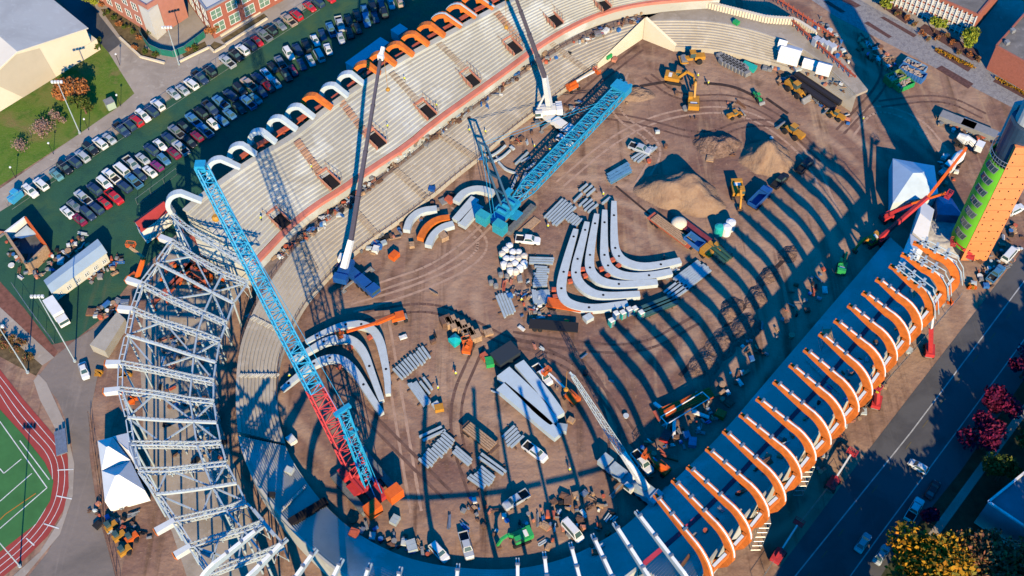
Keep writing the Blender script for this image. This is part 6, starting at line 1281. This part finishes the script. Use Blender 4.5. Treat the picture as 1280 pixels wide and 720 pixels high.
for u, v, s, m, l in ((1145, 330, 2.4, CREAM, 'x'),): pass
for k, (u, v, m, l) in enumerate(((480, 305, PSTEEL, 'grey machine parts frame at the foot of the west stand'), (493, 322, ORA, 'orange framed skid at the foot of the west stand'), (470, 314, LINE, 'pale generator at the foot of the west stand'), (515, 308, WOOD, 'tan timber box on the dirt left of the arcs'), (554, 298, WOOD, 'small square timber frame below the arcs'),
    (562, 252, REDO, 'small red-brown box above the arcs'), (540, 238, DBLUE, 'dark blue box on the lower stand edge'), (654, 470, ORA, 'x'), (735, 400, WSTEEL, 'white stacked pallet left of the toilets'), (737, 393, REDO, 'red stacked pallet left of the toilets'), (708, 405, YEL, 'small yellow box left of the toilets'), (612, 455, GRN, 'green round machine beside the dark container'),
    (606, 448, REDO, 'red pallet beside the dark container'), (714, 527, WOOD, 'brown crate at the thin ends of the tapered beams'), (702, 538, PSTEEL, 'pale frame at the thin ends of the tapered beams'), (549, 512, YEL, 'small yellow machine right of the I-beam rank'), (545, 508, WSTEEL, 'white pallet at the end of the long I-beams'), (832, 548, REDC, 'dark red frame in the east shade'),
    (865, 555, mat('steel_blue_plate', (.12, .26, .40), .5, .1, 1), 'blue flat box in the east shade'), (858, 546, mat('steel_blue_plate', (.12, .26, .40)), 'blue flat box in the east shade, rear one'), (826, 553, RUBBLE, 'x'), (900, 520, ORA, 'small orange box in the east shade'), (688, 645, REDO, 'red and black machine at the south edge of the pit'), (720, 620, WOOD, 'brown crate on the south edge'),
    (735, 633, RUBBLE, 'x'), (494, 652, PSTEEL, 'pale box in the shade below the red crane'), (466, 672, PSTEEL, 'white box on the south stand edge'), (515, 685, PSTEEL, 'grey frame on the south stand edge'), (365, 552, LINE, 'white plank stack on the inner edge of the south curve'), (362, 590, WSTEEL, 'white and red box on the south curve'), (340, 620, DARK, 'dark machine on the south curve'),
    (715, 110, ORA, 'x'), (760, 72, GRN, 'green round mixer at the entrance notch'), (768, 76, PINK, 'salmon box beside the green mixer'), (1053, 232, mat('teal_pale', (.3, .45, .5), .5), 'x'), (1215, 122, WHITE, 'x'), (920, 30, GRN, 'green box on the far concourse'), (900, 14, TEAL, 'x'))):
    if l == 'x': continue
    s = 1.0 + (k * 37 % 10) / 10; hp = hit(u, v); crate(u, v, 1.2 * s, 1.0 * s, .75 * s, m, l, .5 + k * .4, None, 'site_box', 'box', hp)
# trucks and mixers by the tower
def box_truck(u, v, du, dv, label, m=WHITE, mixer=False):
    o, a, d, n = frame(u, v, du, dv); r = T('mixer_truck' if mixer else 'box_truck', label, 'truck', o); wheels(r, o, d, n, (-2.4, -1.2, 2.6), 1.0, .5, .45); mb = MB(); mb.bar(o - d * 3.6 + Z(.95), o + d * 3.6 + Z(.95), 1.1, .35); mb.obj('frame', DARK, r, o)
    mb = MB(); mb.box(o + d * 2.8 + Z(1.9), (1.9, 2.3, 1.9), a); cb = mb.obj('cab', WHITE, r, o); mb = MB(); mb.box(o + d * 3.4 + Z(2.3), (.9, 2.1, .8), a); mb.obj('windshield', GLASS, cb, o); mb = MB()
    if mixer: mb.tube(o - d * 3.0 + Z(2.6), o - d * 1.0 + Z(2.3), .8, 12, 1.35); mb.tube(o - d * 1.0 + Z(2.3), o + d * 1.5 + Z(2.0), 1.35, 12, .9); mb.obj('drum', m, r, o)
    else: mb.box(o - d * 1.1 + Z(2.4), (5.4, 2.5, 2.6), a); mb.obj('cargo_box', m, r, o)
box_truck(1208, 184, 10, 4, 'white concrete mixer truck left of the tower', LINE, True); box_truck(75, 397, 7, 10, 'white box truck parked on the grass at the left', WHITE); box_truck(1192, 207, -6, 6, 'pale tank truck below the mixer truck', TARP, True)
for u, v, w, l in ((1195, 156, 2.5, 'left'), (1222, 166, 2.5, 'right')): mb = MB(); c = P(u, v); mb.box((c.x, c.y, .9), (9, 2.6, 1.8), yaw(u, v, 20, 8)); mb.box((c.x, c.y, 1.85), (9.1, 2.7, .1), yaw(u, v, 20, 8)); single(mb, 'container', GREY, 'low grey container in the yard left of the tower, %s one' % l, 'container', c)
random.seed(31)
STUFF = MB(); SM = []
def scatter(n, box_, label, grp, m_list, name, cat, smin=.5, smax=1.6, zh=(.2, .9), poly=None, ang=None):
    for k in range(int(n * 1.25) if 'open dirt' not in label and 'far dirt' not in label else n):
        t = random.random(); (x0, y0), (x1, y1), w = box_
        u = x0 + (x1 - x0) * t + random.uniform(-w, w); v = y0 + (y1 - y0) * t + random.uniform(-w, w); c = hit(u, v); sx, sy, sz = random.uniform(smin, smax), random.uniform(smin, smax), random.uniform(*zh); a = random.uniform(0, 3.1)
        own = k < 9; mb = MB() if own else STUFF; mm = random.choice(m_list)
        if own: sx *= 1.25; sy *= 1.25; mi = 0
        else:
            if mm not in SM: SM.append(mm)
            mi = SM.index(mm); sx *= .8; sy *= .8
        kind = random.random()
        if kind < .45: mb.box((c.x, c.y, c.z + sz / 2 + .05), (sx, sy, sz), a, mi); mb.box((c.x, c.y, c.z + sz + .08), (sx * .8, sy * .5, .12), a + .2, mi)
        elif kind < .8:
            for j in range(4): mb.box((c.x + random.uniform(-.3, .3), c.y + random.uniform(-.3, .3), c.z + .08 + j * .13), (sx * 1.6, .25, .11), a + random.uniform(-.1, .1), mi)
        else: mb.tube(c + Z(.05), c + Z(sz * 1.1), sx * .35, 10, m=mi); mb.tube(c + Z(sz * 1.1), c + Z(sz * 1.1 + .08), sx * .45, 10, m=mi)
        if own: single(mb, name, mm, label, cat, c, grp)
MIX = [WOOD, DWOOD, GREY, LINE, REDO, GSTEEL, DARK, PINK, BLUP, GREY, WSTEEL, DWOOD, WOOD, mat('rust_brown', (.20, .10, .06), .8, .3, 1)]
for n, b, l, g_ in ((70, ((345, 325), (470, 225), 5), 'site materials heaped on the concourse of the west stand, near part', 'materials on the near part of the west concourse'), (60, ((480, 212), (650, 96), 5), 'site materials heaped on the concourse of the west stand, middle part', 'materials on the middle west concourse'), (45, ((655, 88), (800, 20), 5), 'site materials heaped on the concourse of the west stand, far part', 'materials on the far west concourse'),
    (26, ((455, 318), (560, 245), 6), 'site materials along the foot of the west stand', 'materials along the foot of the west stand'), (24, ((600, 205), (725, 130), 7), 'site materials around the white crane carrier', 'materials around the white crane'), (40, ((635, 345), (680, 405), 14), 'site materials beside the white tanks', 'materials beside the white tanks'),
    (34, ((840, 330), (815, 350), 9), 'rubble and scrap at the ends of the curved beams', 'scrap at the ends of the curved beams'), (36, ((690, 640), (770, 640), 22), 'site materials in the shade at the south of the pit', 'materials in the south shade'), (26, ((430, 655), (560, 700), 9), 'site materials along the edge of the south stand', 'materials along the south stand'), (24, ((800, 600), (900, 500), 14), 'site materials in the shade of the east stand', 'materials in the east shade'),
    (36, ((1075, 55), (1120, 85), 9), 'scrap and pallets beside the dumpsters', 'scrap beside the dumpsters'), (46, ((1175, 150), (1240, 175), 9), 'scrap and bags in the yard left of the tower', 'scrap left of the tower'), (24, ((1190, 205), (1180, 225), 11), 'scrap below the mixer truck', 'scrap below the mixer truck'), (44, ((1225, 350), (1275, 290), 16), 'site materials right of the tower', 'materials right of the tower'),
    (40, ((40, 345), (110, 300), 10), 'materials around the long site trailer', 'materials around the site trailer'), (26, ((5, 300), (40, 340), 12), 'materials around the timber shelter', 'materials around the timber shelter'), (30, ((112, 345), (150, 325), 10), 'materials right of the site trailer', 'materials right of the site trailer'), (26, ((118, 395), (150, 385), 10), 'materials beside the tan container', 'materials beside the tan container'),
    (60, ((200, 400), (255, 560), 32), 'site materials on the slab below the trusses', 'materials below the trusses'), (40, ((210, 340), (265, 350), 14), 'red-brown materials below the first trusses', 'materials below the first trusses'), (26, ((985, 80), (1060, 112), 5), 'site materials on the far stand', 'materials on the far stand'), (40, ((1000, 600), (1180, 370), 12), 'site materials on the ground outside the east arches', 'materials outside the east arches'), (40, ((850, 700), (1120, 400), 8), 'materials on the upper east stand', 'materials on the upper east stand'), (26, ((1020, 25), (1060, 75), 8), 'materials beside the far stand wall', 'materials beside the far stand'), (22, ((500, 400), (800, 480), 60), 'loose pieces scattered over the open dirt', 'pieces on the open dirt'), (16, ((800, 200), (960, 150), 60), 'loose pieces scattered over the far dirt', 'pieces on the far dirt'),
    (60, ((800, 590), (1040, 340), 16), 'site materials along the inner edge of the east stand', 'materials along the east inner edge'), (50, ((960, 90), (1060, 150), 8), 'site materials along the foot of the far stand', 'materials along the far foot'), (40, ((560, 640), (760, 680), 18), 'site materials on the south edge of the pit', 'materials on the south edge'), (30, ((120, 640), (175, 660), 18), 'site materials below the white tent', 'materials below the tent')):
    scatter(n, b, l, g_, MIX if 'red-brown' not in l else [REDO, ORA, DWOOD], 'site_material', 'building material')
tag(STUFF.obj('loose_materials', SM), kind='stuff')
# yellow rollers and barriers by the tent
for i, (u, v) in enumerate(((140, 660), (150, 672), (157, 690), (166, 674))): c = P(u, v); mb = MB(); a = .7; mb.box((c.x, c.y, .7), (2.6, 1.3, 1.0), a); r = single(mb, 'plant_machine', YEL if i != 3 else ORA, ['yellow machine nearest the white tent', 'yellow machine second from the white tent', 'yellow machine furthest from the white tent', 'orange machine beside the yellow row'][i], 'machine', c, 'machines below the white tent'); q = MB(); q.box((c.x - .5, c.y, 1.6), (1.0, 1.1, .9), a); q.obj('cab', GLASS, r, c); q = MB(); q.tube((c.x + .9, c.y - .8, .5), (c.x + .9, c.y + .8, .5), .5, 10); q.obj('drum', DARK, r, c)
for i in range(16):
    u, v = random.choice([(137, 640), (142, 632), (152, 634), (157, 625), (117, 460), (122, 467), (157, 470), (147, 495), (142, 512), (166, 500), (1215, 360), (1190, 380)]); u += random.uniform(-4, 4); v += random.uniform(-4, 4); c = P(u, v); mb = MB(); mb.box((c.x, c.y, .5), (1.6, .35, .9), random.uniform(0, 3)); mb.box((c.x, c.y, .06), (1.7, .8, .12), 0); single(mb, 'barrier', YEL if i % 2 else ORA, 'orange or yellow plastic barrier left of the trusses', 'barrier', c, 'plastic barriers')
# shaded sheds behind the west stand
for i, (a, b, w) in enumerate((((437, 82), (481, 50), 3.2), ((493, 41), (505, 33), 3.0))): p = P(*a, 3); q = P(*b, 3); mb = MB(); mb.bar(V((p.x, p.y, 1.5)), V((q.x, q.y, 1.5)), w, 3.0); mb.bar(V((p.x, p.y, 3.06)), V((q.x, q.y, 3.06)), w + .2, .12); single(mb, 'container', mat('pale_blue_box', (.32, .46, .52), .6, .08, .5), ('long' if i == 0 else 'short') + ' pale blue container in the shade behind the west arches', 'container', V((p.x, p.y, 0)))
mb = MB(); o = P(21, 249); mb.box((o.x, o.y, 1.0), (3.5, 1.8, 1.6), 1.0); mb.box((o.x, o.y + .4, 2.2), (1.4, 1.5, .9), 1.0); single(mb, 'tractor', mat('sky_blue_paint', (.05, .35, .6), .5), 'bright blue tractor-like machine at the left end of the parking rows', 'machine', o)
# leaning seats / scaffold at the east side: access scaffold towers
for i, (u, v) in enumerate(((996, 610), (943, 678), (1128, 408), (1030, 432))):
    o = P(u, v, 0) if i != 3 else hit(u, v); r = T('scaffold_tower', 'grey scaffold tower against the east arches, %s from the bottom' % od([2, 1, 4, 3][i]), 'scaffold', o); mb = MB(); hh = 12 if i != 3 else 5
    for x in (-1, 1):
        for y in (-1.6, 1.6): mb.tube(o + V((x, y, 0)), o + V((x, y, hh)), .07, 5)
    for k in range(0, hh + 1, 2):
        for x in (-1, 1): mb.tube(o + V((x, -1.6, k)), o + V((x, 1.6, k)), .05, 4)
        for y in (-1.6, 1.6): mb.tube(o + V((-1, y, k)), o + V((1, y, k)), .05, 4)
    mb.obj('frame', GSTEEL, r, o); mb = MB()
    for k in (4, 8, 12): 
        if k <= hh: mb.box(o + Z(k), (2, 3.2, .1))
    mb.obj('platform', WOOD, r, o)
# bleachers by the track
c = P(72, 556); mb = MB()
for k in range(4): mb.box((c.x + k * .7, c.y, .5 + k * .4), (.6, 6, .3), .3)
single(mb, 'bleacher', GSTEEL, 'small grey bleacher beside the track bend', 'bleacher', c)
for k, (a, b) in enumerate((((72, 588), (92, 587)), ((70, 620), (90, 624)), ((55, 655), (74, 661)), ((33, 673), (43, 682)))): stripe([a, b], .25, z=.11)
# ================================================================== people
def make_person():
    me = bpy.data.meshes.new('body'); vs = [(0, 0, .95), (0, 0, 1.2), (0, 0, 1.42), (0, 0, 1.52), (0, .02, 1.66), (.19, 0, 1.40), (.27, .03, 1.13), (.27, .15, .92), (-.19, 0, 1.40), (-.28, 0, 1.13), (-.27, .1, .9), (.1, 0, .9), (.12, .06, .5), (.12, 0, .06), (.12, .14, .04), (-.1, 0, .9), (-.13, -.05, .5), (-.14, -.12, .06), (-.14, .02, .04)]
    ed = [(0, 1), (1, 2), (2, 3), (3, 4), (2, 5), (5, 6), (6, 7), (2, 8), (8, 9), (9, 10), (0, 11), (11, 12), (12, 13), (13, 14), (0, 15), (15, 16), (16, 17), (17, 18)]
    rad = [.15, .15, .16, .06, .105, .075, .055, .04, .075, .055, .04, .1, .07, .05, .04, .1, .07, .05, .04]
    me.from_pydata(vs, ed, []); o = bpy.data.objects.new('person_src', me); COL.objects.link(o); sk_ = o.modifiers.new('s', 'SKIN')
    for i, r in enumerate(rad): me.skin_vertices[0].data[i].radius = (r, r)
    me.skin_vertices[0].data[0].use_root = True; sb = o.modifiers.new('u', 'SUBSURF'); sb.levels = 1
    dg = bpy.context.evaluated_depsgraph_get(); m2 = bpy.data.meshes.new_from_object(o.evaluated_get(dg)); bpy.data.objects.remove(o); m2.name = 'body'
    m2.materials.clear()
    for m in (SKIN, JEANS, LIME): m2.materials.append(m)
    for p in m2.polygons: z = p.center.z; p.material_index = 1 if z < .98 else (2 if z < 1.47 and abs(p.center.x) < .3 and z > 1.12 else (1 if z < 1.12 and abs(p.center.x) < .2 else 0))
    r = T('person', '', 'person'); b = bpy.data.objects.new('body', m2); COL.objects.link(b); b.parent = r
    mb = MB(); mb.tube((0, .02, 1.70), (0, .02, 1.80), .135, 10, .10); mb.tube((0, .03, 1.69), (0, .03, 1.72), .17, 10); mb.obj('hard_hat', WHITE, r)
    mb = MB(); rings = [[V((math.cos(a) * x, math.sin(a) * y, z)) for a in [i * math.pi / 5 for i in range(10)]] for z, x, y in ((1.0, .2, .18), (1.2, .2, .19), (1.38, .23, .19), (1.46, .13, .12))]; mb.loft(rings); mb.obj('vest', LIME, r)
    return r
pr = make_person(); first = True
for u, v, l in ((506, 102, 'worker in a yellow vest on the upper west stand between two stairs'), (485, 161, 'worker in a yellow vest beside the third opening of the west stand'), (546, 135, 'worker in a yellow vest right of the fourth opening of the west stand'), (327, 276, 'worker in a yellow vest left of the first opening of the west stand'), (390, 212, 'worker in a yellow vest left of the second opening of the west stand'), (607, 168, 'worker on the lower west stand near its foot'), (587, 166, 'worker in green on the lower west stand'),
    (754, 246, 'worker in a yellow vest at the tips of the curved beams'), (668, 186, 'worker standing left of the white work van'), (687, 190, 'worker standing beside the white work van'), (661, 222, 'worker beside the I-beam bundle behind the crawler crane'), (685, 286, 'worker standing beside the long white I-beams'), (548, 488, 'worker beside the yellow machine and I-beams'), (652, 378, 'worker in a yellow vest left of the pale I-beams'), (570, 470, 'worker alone on the dirt right of the I-beams'), (1000, 552, 'worker on the upper east stand between arches'), (712, 590, 'worker standing on the dirt above the south shade'), (363, 473, 'worker under the hooked beams beside the stand'), (872, 98, 'worker near the pipe trench of the far dirt'), (885, 107, 'second worker right of the pipe trench excavator'), (1078, 152, 'worker alone right of the far stand end')):
    c = hit(u, v); a = random.uniform(0, 6.28)
    if first: pr.location = c; pr.rotation_euler = (0, 0, a); pr['label'] = l; first = False
    else: dup(pr, c, a, l)

import sys
for o in SC.objects:
    if o.get('label') and not (4 <= len(o['label'].replace('-', ' ').split()) <= 16): print('LABEL', o.name, len(o['label'].split()), o['label'], file=sys.stderr)
